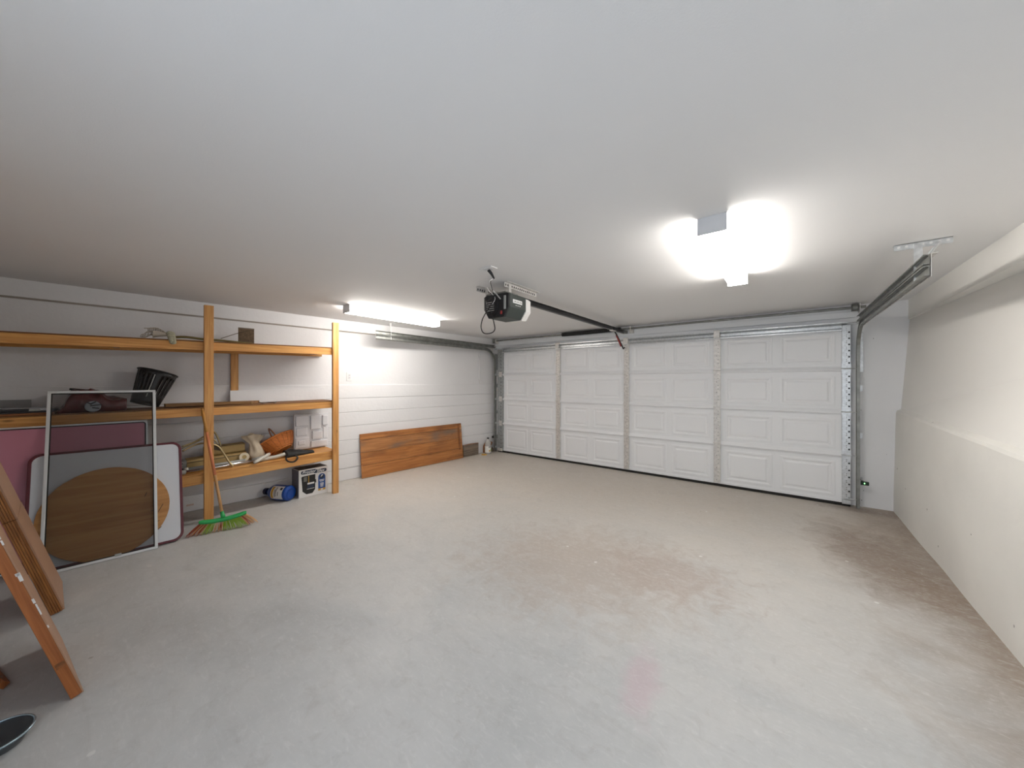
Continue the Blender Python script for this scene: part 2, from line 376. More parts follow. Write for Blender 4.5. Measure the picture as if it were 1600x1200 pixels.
# left wall: painted block courses below, smooth upper part, thin sill and plate under the ceiling
SL = 5.95
wl = struct('wall_left', bx(nb(), -SL, .3, 0, .2, 0, ZC), 'wall_w', M=WM)
zc = [0, .16, .347, .534, .721, .908, 1.095, 1.282]
for i, (a, b) in enumerate(zip(zc, zc[1:])):
    bm = nb(); n = 40; pr = .013 + random.uniform(-.0015, .0015); ph = random.random()*9
    def off(x, e): return .0022*mnoise.noise(Vector((x*1.3+ph, e, 0)))
    rows = []
    for j in range(n+1):
        x = -SL + (SL+.02)*j/n
        z0 = a + .002 + (off(x, 1) if i else 0); z1 = b - .002 + off(x, 2); y = -pr - .0025*mnoise.noise(Vector((x*.7+ph, 3, 0)))
        rows.append([bm.verts.new(v) for v in ((x, .01, z0), (x, y+.004, z0), (x, y, z0+.005), (x, y, z1-.005), (x, y+.004, z1), (x, .01, z1))])
    for r0, r1 in zip(rows, rows[1:]):
        for q in range(5): bm.faces.new((r0[q], r1[q], r1[q+1], r0[q+1]))
    bm.faces.new(rows[0]); bm.faces.new(rows[-1][::-1])
    mk('block_course', bm, 'wall_w', wl, WM)
struct('trim_1', bx(nb(), -SL, .25, -.022, .0, 2.0, ZC), 'wall_w', M=WM)
mk('sill_strip', bx(nb(), -SL, .25, -.012, .0, 1.986, 2.0), 'sill', wl, WM)
# right wall: framed wall above a rough concrete ledge, boxed soffit at the ceiling
def xr(y): return .985 + .045*(YW-y)
def zledge(y): return 1.03 - .028*(YW-y)
bm = nb(); rows = []
for y in (YW, YN-.1): rows.append([bm.verts.new(v) for v in ((.925, y, 0), (.925, y, zledge(y)), (xr(y), y, 1.945), (1.55, y, 1.945), (1.55, y, 0))])
for q in range(5): bm.faces.new((rows[0][q], rows[1][q], rows[1][(q+1) % 5], rows[0][(q+1) % 5]))
bm.faces.new(rows[0]); bm.faces.new(rows[1][::-1])
wr = struct('wall_right', bm, 'wall_r')
struct('trim_2', bx(nb(), .975, 1.55, YN-.1, YW, 1.945, ZC), 'wall_r')
bm = nb(); n = 46; rows = []
for j in range(n+1):
    y = YW - (YW-YN+.1)*j/n
    e = .008*mnoise.noise(Vector((0, y*1.7, 1))); e2 = .006*mnoise.noise(Vector((0, y*2.3, 5)))
    zt = 1.03 - .028*(YW-y) + .004*mnoise.noise(Vector((0, y*3, 9)))
    prof = [(.872+e, 0), (.874+e*.7, .25), (.880+e*.8+e2, .5), (.886+e2, .78), (.890+e2, zt-.02), (.897+e2, zt), (.93, zt+.018), (1.3, zt+.018), (1.3, 0)]
    rows.append([bm.verts.new((a, y, z)) for a, z in prof])
for r0, r1 in zip(rows, rows[1:]):
    for q in range(8): bm.faces.new((r0[q], r1[q], r1[q+1], r0[q+1]))
bm.faces.new(rows[0]); bm.faces.new(rows[-1][::-1])
mk('concrete_ledge', bm, 'ledge', wr, I4, smooth=False)
# wall behind the photographer; its unseen doorway is added and sized for cool fill light
DX0, DX1, DZ = -1.0, .85, 2.03
bm = nb()
bx(bm, -5.3, DX0, YN-.12, YN, 0, ZC); bx(bm, DX1, 1.6, YN-.12, YN, 0, ZC); bx(bm, DX0, DX1, YN-.12, YN, DZ, ZC)
struct('wall_near', bm, 'wall_w')
# header boards above the garage door
bm = nb(); bx(bm, -4.40, .62, 5.185, YW, 1.93, 2.0); bx(bm, -4.40, .62, 5.165, YW, 2.0, 2.065); bx(bm, -4.40, .62, 5.178, YW, 2.065, 2.11)
struct('trim_3', bm, 'door_w', bevel=.004)

# ================================================================ GARAGE DOOR
DL, DR = -4.30, .548
door = bpy.data.objects.new('door_1', None); COL.objects.link(door); door.location = ((DL+DR)/2, YD, 0); door['kind'] = 'structure'
door['label'] = 'white sectional garage door with raised panels and galvanised stiles'
zs = [.03, .546, 1.0, 1.458, 1.925]
cst = [-2.99, -1.84, -.68]
bays = [(-4.165, cst[0]-.037), (cst[0]+.037, cst[1]-.037), (cst[1]+.037, cst[2]-.033), (cst[2]+.033, .478)]
def panel_mesh(w_, h_):
    bm = nb(); lv = [(0, .001), (.0, -.004), (.007, -.006), (.024, -.006), (.036, .0005), (.05, .0005), (.066, -.006), (.075, -.006)]
    rings = []
    for ins, y in lv:
        a, b = w_/2-ins, h_/2-ins
        rings.append([bm.verts.new((x, y, z)) for x, z in ((-a, -b), (a, -b), (a, b), (-a, b))])
    for r0, r1 in zip(rings, rings[1:]):
        for k in range(4): bm.faces.new((r0[k], r0[(k+1) % 4], r1[(k+1) % 4], r1[k]))
    bm.faces.new(rings[-1]); return bm
cache = {}
for i, (z0, z1) in enumerate(zip(zs, zs[1:])):
    sec = mk('door_section', bx(nb(), DL, DR, YD+.001, YD+.034, z0+.001, z1-.001), 'door_w', door, I4)
    for x0, x1 in bays:
        bw = (x1-x0)/2
        for h in (0, 1):
            pw, phh = bw-.085, (z1-z0)-.135
            key = (round(pw, 3), round(phh, 3))
            cx = x0 + bw*(h+.5) + (.008 if h == 0 else -.008); cz = (z0+z1)/2 - .012
            if key not in cache:
                o = mk('raised_panel', panel_mesh(*key), 'door_w', sec); cache[key] = o.data
            else:
                o = bpy.data.objects.new('raised_panel', cache[key]); COL.objects.link(o); o.parent = sec
            o.location = Vector((cx, YD, cz)) - Vector(door.location)
    if i < 3:
        bm = nb(); prism(bm, [(YD, z1-.024), (YD-.026, z1-.022), (YD-.029, z1-.010), (YD-.004, z1+.026), (YD, z1+.026)], DL+.12, DR-.06, 'x')
        mk('joint_rail', bm, 'door_w', sec, I4)
    # stiles, one piece per section
    for c in cst:
        st = mk('centre_stile', bx(nb(), c-.037, c+.037, YD-.030, YD, z0+(.005 if i else .012), z1-.004), 'galv', sec, I4, bevel=.004)
        bm = nb()
        for q in range(9):
            zz = z0 + .05 + q*(z1-z0-.1)/8; xx = c + (.012 if q % 3 else -.006)
            bx(bm, xx-.003, xx+.003, YD-.0308, YD-.029, zz-.004, zz+.004)
        mk('screw_hole', bm, 'hole', st, I4, kind='stuff')
    for x0, x1, mtl in ((DL, DL+.13, 'galv_m'), (DR-.07, DR, 'galv_l')):
        st = mk('end_stile', bx(nb(), x0, x1, YD-.030, YD, z0+.004, z1-.004), mtl, sec, I4, bevel=.003)
        bm = nb()
        for q in range(6):
            zz = z0 + .06 + q*(z1-z0-.11)/5.5
            xx = x1-.014 if x1 == DR else x0+.085
            bx(bm, xx-.007, xx+.007, YD-.0308, YD-.029, zz-.008, zz+.008)
            for r in range(2):
                zr = zz + .02 + r*.017; xr_ = (x1-.034 if x1 == DR else x0+.066)
                bx(bm, xr_-.003, xr_+.003, YD-.0308, YD-.029, zr-.0035, zr+.0035)
        mk('slot', bm, 'hole', st, I4, kind='stuff')
    if i < 3:
        for c in cst + [DR-.035, DL+.07]:
            bm = nb(); bx(bm, c-.036, c+.036, YD-.034, YD-.03, z1-.045, z1-.004); bx(bm, c-.036, c+.036, YD-.034, YD-.03, z1+.008, z1+.05)
            cyl(bm, (c-.042, YD-.035, z1+.002), (c+.042, YD-.035, z1+.002), .006, 8)
            mk('hinge', bm, 'galv_l' if c > .4 else 'galv', sec, I4)
bm = nb(); prism(bm, [(YD-.028, .022), (YD-.05, .034), (YD-.05, .07), (YD-.028, .08)], .478, .545, 'x'); mk('corner_bracket', bm, 'galv_l', door, I4)
bm = nb(); prism(bm, [(YD-.028, .022), (YD-.05, .034), (YD-.05, .07), (YD-.028, .08)], -4.29, -4.18, 'x'); mk('corner_bracket', bm, 'galv', door, I4)
mk('bottom_seal', bx(nb(), DL-.01, DR, YD-.012, YD+.04, 0.0, .03), 'rubber', door, I4, bevel=.006)
mk('bottom_rail', bx(nb(), DL+.12, DR-.06, YD-.008, YD, .032, .062), 'door_w', door, I4, bevel=.003)
bm = nb(); sweep(bm, [(DL+.13, YD-.03, 1.906), (DR-.03, YD-.03, 1.906)], [(.03, -.045), (.03, -.032), (0, -.030), (-.028, -.014), (-.028, .014), (0, .030), (.03, .032), (.03, .045), (.024, .045), (.024, .036), (-.0, .036), (-.034, .018), (-.034, -.018), (0, -.036), (.024, -.036), (.024, -.045)])
mk('top_strut', bm, 'galv_l', door, I4)
for c in cst: mk('strut_clip', bx(nb(), c-.034, c+.034, YD-.068, YD-.03, 1.87, 1.965), 'galv', door, I4, bevel=.006)
for zz in zs[1:4] + [1.94, .09]:
    for xa, xb in ((DR-.05, DR+.055), (DL-.03, DL+.06)):
        bm = nb(); cyl(bm, (xa, YD-.045, zz), (xb, YD-.045, zz), .0055, 8); xo = xb if xb > 0 else xa
        cyl(bm, (xo-.012, YD-.045, zz), (xo+.012, YD-.045, zz), .021, 12); mk('roller', bm, 'galv_l', door, I4)

# ---------------------------------------------------------------- tracks
CP = [(-.012, -.027), (.012, -.027), (.014, -.020), (.012, -.018), (.0, -.023), (-.009, -.018), (-.009, .018), (.0, .023), (.012, .018), (.014, .020), (.012, .027), (-.012, .027)]
def arc(cy, cz, r, a0, a1, n, x): return [Vector((x, cy + r*math.cos(a0+(a1-a0)*i/n), cz + r*math.sin(a0+(a1-a0)*i/n))) for i in range(n+1)]
def track(X, yend, zu, zl, side, label):
    t = thing('door_track', label, 'track', (X, YD-.045, 0))
    s = 1 if side > 0 else -1
    mir = [(a*-s, b) for a, b in CP]
    yv = YD-.045; r = .30
    # lower track: vertical, curve, horizontal
    pts = [Vector((X, yv, .01)), Vector((X, yv, zl-r))] + arc(yv-r, zl-r, r, 0, PI/2, 10, X)[1:] + [Vector((X, yend, zl))]
    bm = nb()
    # frames keep the profile across the path
    rings = []
    for i, p in enumerate(pts):
        a = pts[max(i-1, 0)]; b = pts[min(i+1, len(pts)-1)]; tg = (b-a).normalized(); nn = Vector((1, 0, 0)); bb = tg.cross(nn)
        rings.append([bm.verts.new(p + nn*(-s*q[0]) + bb*q[1]) for q in CP])
    for a, b in zip(rings, rings[1:]):
        for k in range(len(CP)): bm.faces.new((a[k], a[(k+1) % len(CP)], b[(k+1) % len(CP)], b[k]))
    bm.faces.new(rings[0][::-1]); bm.faces.new(rings[-1])
    mk('lower_rail', bm, 'galv_d', t, I4)
    bm = nb(); pts = [Vector((X, yend, zu)), Vector((X, yv-.02, zu))]; rings = []
    for p in pts: rings.append([bm.verts.new(p + Vector((-s*q[0], 0, q[1]))) for q in CP])
    for k in range(len(CP)): bm.faces.new((rings[0][k], rings[0][(k+1) % len(CP)], rings[1][(k+1) % len(CP)], rings[1][k]))
    bm.faces.new(rings[0][::-1]); bm.faces.new(rings[1])
    mk('upper_rail', bm, 'galv_d', t, I4)
    # reinforcing angle tying both rails together
    bm = nb(); xo = X + s*.016
    bx(bm, min(xo, xo+s*.003), max(xo, xo+s*.003), yend, yv-.05, zl-.034, zu+.03)
    bx(bm, min(xo, xo+s*.026), max(xo, xo+s*.026), yend, yv-.05, zu+.028, zu+.031)
    mk('side_angle', bm, 'galv', t, I4)
    for zz in (.28, .75, 1.25):
        bm = nb(); xo = X + s*.012
        bx(bm, min(xo, xo+s*.035), max(xo, xo+s*.035), YW-.005, YW, zz-.03, zz+.03); bx(bm, min(xo, xo+s*.004), max(xo, xo+s*.004), YD-.06, YW, zz-.03, zz+.03)
        mk('wall_bracket', bm, 'galv_l', t, I4)
    bm = nb(); xo = X + s*.014; bx(bm, min(xo, xo+s*.04), max(xo, xo+s*.04), YW-.006, YW-.001, 1.42, 1.85); bx(bm, min(xo, xo+s*.004), max(xo, xo+s*.004), YD-.05, YW, 1.55, 1.85)
    mk('flag_bracket', bm, 'galv_l', t, I4, bevel=.002)
    return t
tr = track(.600, 2.86, 1.975, 1.915, 1, 'steel double door track hung beside the cream wall')
# ceiling hanger of that track
bm = nb(); yb = 3.10
bx(bm, .52, .75, yb-.002, yb+.002, ZC-.035, ZC); bx(bm, .52, .75, yb-.002, yb+.034, ZC-.003, ZC); mk('ceiling_angle', bm, 'galv_l', tr, I4)
bm = nb()
for q in range(7): cyl(bm, (.54+q*.032, yb-.0028, ZC-.017), (.54+q*.032, yb-.0018, ZC-.017), .007, 8)
mk('bolt_hole', bm, 'white_p', tr, I4, kind='stuff')
bm = nb(); bx(bm, .600, .635, yb-.006, yb-.002, 1.90, ZC-.004); mk('hanger_strap', bm, 'galv_l', tr, I4)
bm = nb(); tube(bm, [(.625, yb-.008, 2.0), (.70, yb-.006, ZC-.02)], .009, 4); mk('hanger_brace', bm, 'galv_l', tr, I4)
tl_ = track(-4.345, 2.64, 1.985, 1.925, -1, 'steel double door track hung beside the white block wall')
bm = nb(); bx(bm, -4.37, -4.335, 2.86, 2.864, 1.9, ZC); bx(bm, -4.40, -4.30, 2.864, 2.90, ZC-.004, ZC); mk('hanger_strap', bm, 'white_p', tl_, I4)
# ---------------------------------------------------------------- torsion shaft
sh = thing('torsion_shaft', 'grey torsion shaft with cable drums and black spring above the garage door', 'shaft', (-1.88, 5.10, 2.0))
mk('shaft', cyl(nb(), (-4.38, 5.105, 2.095), (.66, 5.105, 2.095), .014, 10), 'galv_d', sh, I4)
bm = nb(); prof = []
for q in range(66): prof += [(.024, q*.015), (.030, q*.015+.004), (.030, q*.015+.010), (.024, q*.015+.0145)]
lathe(bm, prof, 14, Matrix.Translation((-2.905, 5.105, 2.095)) @ Matrix.Rotation(PI/2, 4, 'Y')); mk('spring', bm, 'black', sh, I4)
for x0 in (-4.375, .548):
    bm = nb(); lathe(bm, [(.03, 0), (.042, .003), (.036, .008), (.036, .045), (.042, .05), (.03, .053)], 18, Matrix.Translation((x0, 5.095, 2.092)) @ Matrix.Rotation(PI/2, 4, 'Y')); mk('cable_drum', bm, 'galv_d', sh, I4)
    bm = nb(); bx(bm, x0+.06, x0+.066, 5.06, 5.165, 2.04, 2.13); mk('end_bearing_plate', bm, 'galv', sh, I4)
bm = nb(); bx(bm, -1.80, -1.74, 5.13, 5.165, 2.03, 2.12); bx(bm, -1.773, -1.767, 5.08, 5.15, 2.05, 2.125); mk('centre_bracket', bm, 'galv', sh, I4)

# ---------------------------------------------------------------- safety sensors
def sensor(x, side, label, led):
    t = thing('door_sensor', label, 'sensor', (x, YD-.04, .25))
    mk('mount', bx(nb(), min(x-side*.045, x), max(x-side*.045, x), YD-.05, YD-.046, .27, .30), 'black', t, I4)
    mk('mount_lip', bx(nb(), min(x-side*.05, x-side*.02), max(x-side*.05, x-side*.02), YD-.056, YD-.046, .285, .315), 'black', t, I4)
    mk('sensor_body', bx(nb(), x-.025, x+.04 if side > 0 else x+.03, YD-.062, YD-.036, .255, .292), 'sensor' if led else 'black', t, I4, bevel=.005)
    if led: mk('indicator_light', cyl(nb(), (x+.006, YD-.064, .275), (x+.006, YD-.061, .275), .005, 10), 'led', t, I4)
sensor(.64, 1, 'dark green door sensor with lit indicator by the cream wall', True)
sensor(-4.395, -1, 'small black door sensor low on the track by the block wall', False)

# ================================================================ OPENER
OX = -1.865
op = thing('garage_door_opener', 'black ceiling garage door opener with white lens and long rail', 'door opener', (OX, 2.2, 1.82))
zb, zt = 1.842, 2.035
sec_ = [(-.135, zt-.01), (-.135, zb+.075), (-.085, zb), (.085, zb), (.135, zb+.075), (.135, zt-.01), (.11, zt), (-.11, zt)]
mk('motor_housing', prism(nb(), [(OX+a, b) for a, b in sec_], 2.215, 2.43, 'y'), 'motor', op, I4, bevel=.008)
mk('rear_cover', prism(nb(), [(OX+a*.97, b) for a, b in sec_], 2.20, 2.2155, 'y'), 'motor_d', op, I4, bevel=.004)
bm = nb(); lathe(bm, [(.075, -.01), (.075, .004), (.055, .008), (.055, .012)], 24, Matrix.Translation((OX-.045, 2.20, 1.935)) @ Matrix.Rotation(PI/2, 4, 'X')); mk('motor_can', bm, 'black', op, I4)
bm = nb()
for q in range(5): bx(bm, OX-.09, OX-.01, 2.186, 2.189, 1.90+q*.017, 1.904+q*.017)
mk('vent_slat', bm, 'galv', op, I4)
mk('side_strip', bx(nb(), OX+.085, OX+.105, 2.192, 2.2, 1.90, 2.01), 'greyplas', op, I4, bevel=.003)
mk('release_knob', bx(nb(), OX+.05, OX+.068, 2.19, 2.2, 1.862, 1.892), 'redpl', op, I4, bevel=.006)
sec2 = [(-.137, zt-.02), (-.137, zb+.07), (-.085, zb-.004), (.085, zb-.004), (.137, zb+.07), (.137, zt-.02), (.1, zt-.004), (-.1, zt-.004)]
bm = nb(); rr = []
for y, f in ((2.431, 1), (2.475, .985), (2.51, .93), (2.53, .80)):
    rr.append([bm.verts.new((OX+a*f, y, (b-1.93)*f+1.93)) for a, b in sec2])
for a, b in zip(rr, rr[1:]):
    for k in range(8): bm.faces.new((a[k], a[(k+1) % 8], b[(k+1) % 8], b[k]))
bm.faces.new(rr[0][::-1]); bm.faces.new(rr[-1]); mk('lens_cover', bm, 'lens', op, I4, bevel=.004)
lab = mk('name_plate', bx(nb(), OX+.135, OX+.1362, 2.25, 2.375, 1.955, 1.985), 'white_p', op, I4)
bm = nb()
for q in range(9): bx(bm, OX+.1361, OX+.1366, 2.258+q*.0125, 2.266+q*.0125, 1.965, 1.969+.006*(q % 3 > 0))
mk('faint_print', bm, 'ink_grey', lab, I4, kind='stuff')
bm = nb()
for q in range(3): bx(bm, OX+.135, OX+.1358, 2.285+q*.026, 2.305+q*.026, 1.937, 1.941)
mk('faint_print', bm, 'ink_white', lab, I4, kind='stuff')
bm = nb(); sweep(bm, [(OX, 2.42, 2.048), (OX, 5.055, 2.048)], [(-.016, -.024), (.016, -.024), (.016, -.018), (.004, -.018), (.004, .016), (.020, .016), (.020, .022), (-.020, .022), (-.020, .016), (-.004, .016), (-.004, -.018), (-.016, -.018)]); mk('drive_rail', bm, 'black', op, I4)
# hanging angles on the ceiling
def perf(x0, x1, y0, y1, zt_, name='perforated_angle'):
    o = None
    bm = nb(); bx(bm, x0, x0+.003, y0, y1, zt_-.04, zt_); bx(bm, x0, x0+.036, y0, y1, zt_-.003, zt_)
    o = mk(name, bm, 'galv', op, I4); bm = nb(); n = int((y1-y0)/.028)
    for q in range(n): bx(bm, x0+.0028, x0+.0036, y0+.012+q*.028, y0+.024+q*.028, zt_-.030, zt_-.014)
    mk('slot', bm, 'hole', o, I4, kind='stuff')
perf(OX+.045, 0, 2.25, 2.72, ZC); perf(OX-.24, 0, 2.22, 2.5, ZC)
bm = nb()
for x in (OX-.205, OX+.050): bx(bm, x, x+.004, 2.30, 2.335, 2.01, ZC-.004)
bx(bm, OX-.205, OX+.10, 2.30, 2.335, 2.034, 2.040); mk('hanger_strap', bm, 'galv', op, I4)
bm = nb(); bx(bm, OX-.12, OX+.09, 2.215, 2.38, 2.0365, 2.05); mk('mounting_plate', bm, 'galv_d', op, I4)
# trolley, curved arm, red release
bm = nb(); bx(bm, OX-.02, OX+.02, 4.60, 4.74, 2.012, 2.026); mk('trolley', bm, 'galv', op, I4)
pa = [at_x(u, v, OX) for u, v in ((958, 513), (966, 528), (974, 545))]
bm = nb(); tube(bm, pa, .011, 6); mk('arm', bm, 'black', op, I4)
bm = nb(); tube(bm, [pa[2], at_x(980, 538, OX), Vector((OX+.01, YD-.03, 1.86))], .009, 6); mk('door_arm', bm, 'black', op, I4)
bm = nb(); p1, p2 = at_x(962.5, 524, OX+.02), at_x(970, 541, OX+.02); tube(bm, [p1, (p1+p2)/2+Vector((.006, 0, 0)), p2], [.006, .012, .009], 6); mk('release_handle', bm, 'redpl', op, I4)
bm = nb(); bx(bm, OX-.03, OX+.03, 5.04, 5.163, 2.030, 2.072); mk('header_bracket', bm, 'galv_d', op, I4)
# power cord and loops of wire
def at_yp(l, y): return [at_y(u, v, y) for u, v in l]
pl = at_z(763, 419, ZC)
bm = nb(); tube(bm, [pl+Vector((0, 0, -.012)), pl+Vector((.01, .02, -.035)), pl+Vector((.012, .05, -.065))], [.013, .011, .006], 8); mk('plug', bm, 'black', op, I4)
def smooth_path(p, n=6):
    out = []
    for i in range(len(p)-1):
        a, b, c, d = p[max(i-1, 0)], p[i], p[i+1], p[min(i+2, len(p)-1)]
        for k in range(n):
            t = k/n; out.append(.5*((2*b)+(c-a)*t+(2*a-5*b+4*c-d)*t*t+(3*b-a-3*c+d)*t**3))
    return out+[p[-1]]
cord = smooth_path([pl+Vector((.012, .05, -.065))] + at_yp([(766, 440)], 2.08) + at_yp([(770, 455), (772, 466), (766, 478), (759, 489), (753.5, 500), (751.8, 512), (756, 520.5), (767, 520.5), (773, 515), (771.5, 503), (768, 491)], 2.165))
bm = nb(); tube(bm, cord, .0045, 6); mk('power_cord', bm, 'black', op, I4)
bm = nb(); tube(bm, smooth_path(at_yp([(761, 449), (766, 456), (773, 464), (772, 471), (764, 480)], 2.17)), .0022, 5); mk('wire', bm, 'white_p', op, I4)
bm = nb(); tube(bm, smooth_path(at_yp([(759, 465), (760, 475), (765, 484), (769, 490)], 2.17)), .0022, 5); mk('wire', bm, 'black', op, I4)
bm = nb(); tube(bm, at_yp([(771, 454), (782, 467)], 2.175), .005, 4); mk('wire_clip', bm, 'galv_l', op, I4)
# ceiling outlet
co = thing('ceiling_outlet', 'white outlet plate on the ceiling above the opener', 'outlet', (pl.x, pl.y, ZC))
mk('plate', bx(nb(), pl.x-.057, pl.x+.057, pl.y-.035, pl.y+.035, ZC-.008, ZC), 'white_p', co, I4, bevel=.003)
mk('socket_face', bx(nb(), pl.x-.034, pl.x+.034, pl.y-.018, pl.y+.018, ZC-.011, ZC-.008), 'lampbody', co, I4, bevel=.003)

# ================================================================ LAMPS
def lamp(x0, x1, y0, y1, label):
    t = thing('ceiling_light', label, 'lamp', ((x0+x1)/2, (y0+y1)/2, ZC), group=None)
    cx = (x0+x1)/2; hw = (x1-x0)/2
    mk('body', bx(nb(), cx-hw*.86, cx+hw*.86, y0+.004, y1-.004, ZC-.016, ZC), 'lampbody', t, I4, bevel=.003)
    z0 = ZC-.082
    prof = [(-hw+.004, ZC-.016), (-hw+.004, z0+.012), (-hw+.014, z0), (hw-.014, z0), (hw-.004, z0+.012), (hw-.004, ZC-.016)]
    mk('diffuser', prism(nb(), [(cx+a, b) for a, b in prof], y0+.012, y1-.012, 'y'), 'lampglow', t, I4)
    for ya, yb_ in ((y0, y0+.012), (y1-.012, y1)):
        mk('end_cap', bx(nb(), cx-hw, cx+hw, ya, yb_, z0-.002, ZC), 'lampbody', t, I4, bevel=.002)
lamp(-.352, -.222, 1.985, 3.20, 'lit tube ceiling light between the opener and the cream wall')
lamp(-3.765, -3.635, 1.895, 3.14, 'lit tube ceiling light over the wooden shelves and block wall')

# ---------------------------------------------------------------- wall bits
s_, z_ = at_w(545.5, 588.5, 0)
ot = wthing('wall_outlet', 'white outlet plate on the block wall beside the shelves', 'outlet', s_, .002, z_)
mk('plate', bx(nb(), -.036, .036, -.006, .002, -.058, .058), 'white_p', ot, bevel=.003)
mk('socket_face', bx(nb(), -.017, .017, -.009, -.006, -.034, .034), 'lampbody', ot, bevel=.004)
bm = nb()
for zz in (-.018, .014):
    for xx in (-.006, .006): bx(bm, xx-.0012, xx+.0012, -.0095, -.0088, zz, zz+.008)
mk('socket_slot', bm, 'hole', ot, kind='stuff')
s_, _ = at_w(748.5, 570, 0)
cd = wthing('wall_conduit', 'thin white conduit on the block wall by the garage door', 'conduit', s_, 0, 1.29)
mk('pipe', cyl(nb(), (0, -.012, 0), (0, -.012, .60), .011, 10), 'wall_w', cd, smooth=True)
for zz in (.06, .5): mk('strap', bx(nb(), -.022, .022, -.026, -.0, zz, zz+.018), 'wall_w', cd, bevel=.004)

# ================================================================ SHELVING
DF = .455          # front plane of the shelves, distance from the wall
sv = wthing('shelving_unit', 'rough pine shelving with three shelves along the white block wall', 'shelf', 3.72, .25, 0)
LM = dict(bevel=.003)
def wb(s0, s1, d0, d1, z0, z1): return bx(nb(), -max(s0, s1), -min(s0, s1), -max(d0, d1), -min(d0, d1), z0, z1)
def wbs(s0, s1, d0, d1, zA, zB, h):
    """a lumber piece whose top runs from zA (at s0, camera side) to zB (at s1)"""
    bm = nb(); vs = []
    for s, z in ((s0, zA), (s1, zB)):
        vs.append([bm.verts.new((-s, -d, zz)) for d, zz in ((d1, z-h), (d0, z-h), (d0, z), (d1, z))])
    for k in range(4): bm.faces.new((vs[0][k], vs[0][(k+1) % 4], vs[1][(k+1) % 4], vs[1][k]))
    bm.faces.new(vs[0][::-1]); bm.faces.new(vs[1]); return bm
mk('post', wb(3.105, 3.172, DF, DF+.038, 0, 2.02), 'lumber', sv, WM, **LM)
mk('post', wb(4.252, 4.322, DF, DF+.038, 0, 2.04), 'lumber', sv, WM, **LM)
mk('post', wb(5.52, 5.59, DF, DF+.038, 0, 2.04), 'lumber', sv, WM, **LM)
SEND = 5.66
shelves = [(1.672, 1.717, .076, .5), (1.058, 1.086, .074, .5), (.438, .487, .084, .5)]
def ztop(i, s):
    a, b = shelves[i][0], shelves[i][1]; return a + (b-a)*(5.42-s)/(5.42-3.157) if i < 2 else a + (b-a)*(4.45-s)/(4.45-3.157)
for i in range(3):
    h = shelves[i][2]
    za, zb_ = ztop(i, SEND), ztop(i, 3.10)
    mk('front_beam', wbs(SEND, 3.135, DF-.038, DF-.001, ztop(i, SEND), ztop(i, 3.135), h), 'lumber_x', sv, WM, **LM)
    mk('rear_beam', wbs(SEND, 3.135, .016, .052, ztop(i, SEND), ztop(i, 3.135), h), 'lumber_x', sv, WM, **LM)
    for s in (3.25, 4.20, 4.85, 5.5):
        mk('cross_piece', wbs(s+.038, s, .054, DF-.040, ztop(i, s)-.004, ztop(i, s)-.004, h-.014), 'lumber', sv, WM, **LM)
    # deck boards
    if i < 2:
        mk('deck_board', wbs(SEND, 3.12, .02, DF+.001, za+.010, zb_+.010, .009), 'ply', sv, WM)
    else:
        for q in range(4):
            d0 = .02 + q*.109; mk('deck_board', wbs(SEND, 3.12, d0, d0+.104, za+.017, zb_+.017, .016), 'lumber_x', sv, WM, bevel=.002)
mk('wall_cleat', wb(3.985, 4.05, .013, .05, 1.22, ztop(0, 4.0)-.078), 'lumber', sv, WM, **LM)
DZ0 = .012; DZ2 = .019
# ---------------------------------------------------------------- things on the top shelf
def zs_(i, s): return ztop(i, s) + (.0105 if i < 2 else .0175)
t = wthing('net_on_pole', 'pale bundled net knotted to a green bamboo pole on the top shelf', 'net', 4.5, .38, zs_(0, 4.5))
bm = nb()
pp = []
for u, v, d in ((268, 527, .40), (290, 526.5, .37), (318, 530, .33), (345, 532, .31), (375, 535, .27), (396, 538, .25)):
    s, z = at_w(u, v, d); pp.append(Vector((-s, -d, max(z, zs_(0, s)+.011))))
tube(bm, smooth_path(pp, 4), .0105, 8); mk('bamboo_pole', bm, 'bamboo', t, WM, smooth=True)
pp2 = [p + Vector((0, -.03, -.004)) for p in pp[:4]]
for p in pp2: p.z = zs_(0, -p.x) + .006
mk('thin_cane', tube(nb(), pp2, .005, 6), 'cream', t, WM)
# the net: a fan of strands joined by rings
bm = nb(); kn = Vector((-4.545, -.40, zs_(0, 4.545)+.035))
fan = []
for q in range(15):
    a = q/14; s, z = at_w(226 + 6*math.sin(a*PI*2), 512 + 18*a, .38)
    e = Vector((-s, -.34 + .06*math.cos(q*1.7), max(z, zs_(0, s)+.004)+.006)); mid = kn.lerp(e, .55) + Vector((0, .02*math.sin(q*2.1), .022 + .01*math.sin(q)))
    pts = smooth_path([kn, mid, e], 5); fan.append(pts); tube(bm, pts, .0022, 4)
for k in range(2, 11, 1):
    for q in range(14): cyl(bm, fan[q][k], fan[q+1][k], .0018, 4)
mk('net_fan', bm, 'net', t, WM, kind='stuff')
bm = nb(); grid(bm, lambda u, v: kn + Vector((-.01 - v*.10, math.cos(u*2*PI)*(.02+.03*v) + .02*v, math.sin(u*2*PI)*(.012+.02*v) + .006 + .018*v*(1-v))), 14, 8, True); mk('gathered_net', bm, 'net', t, WM, smooth=True)
bm = nb()
for q in range(6):
    a = q/5; c = kn + Vector((.012*a, -.055-.035*math.sin(a*PI*.5), .012-.075*a))
    tube(bm, [c + Vector((.022*(1-.3*a)*math.cos(x), .006*math.sin(x*2), .016*math.sin(x)*(1-.3*a))) for x in [2*PI*j/10 for j in range(10)]], .010, 6, closed=True)
mk('hanging_knot', bm, 'knot', t, WM, smooth=True)
t = wthing('square_board', 'small square brown board with a wire brace on the top shelf', 'board', 3.98, .3, zs_(0, 3.98))
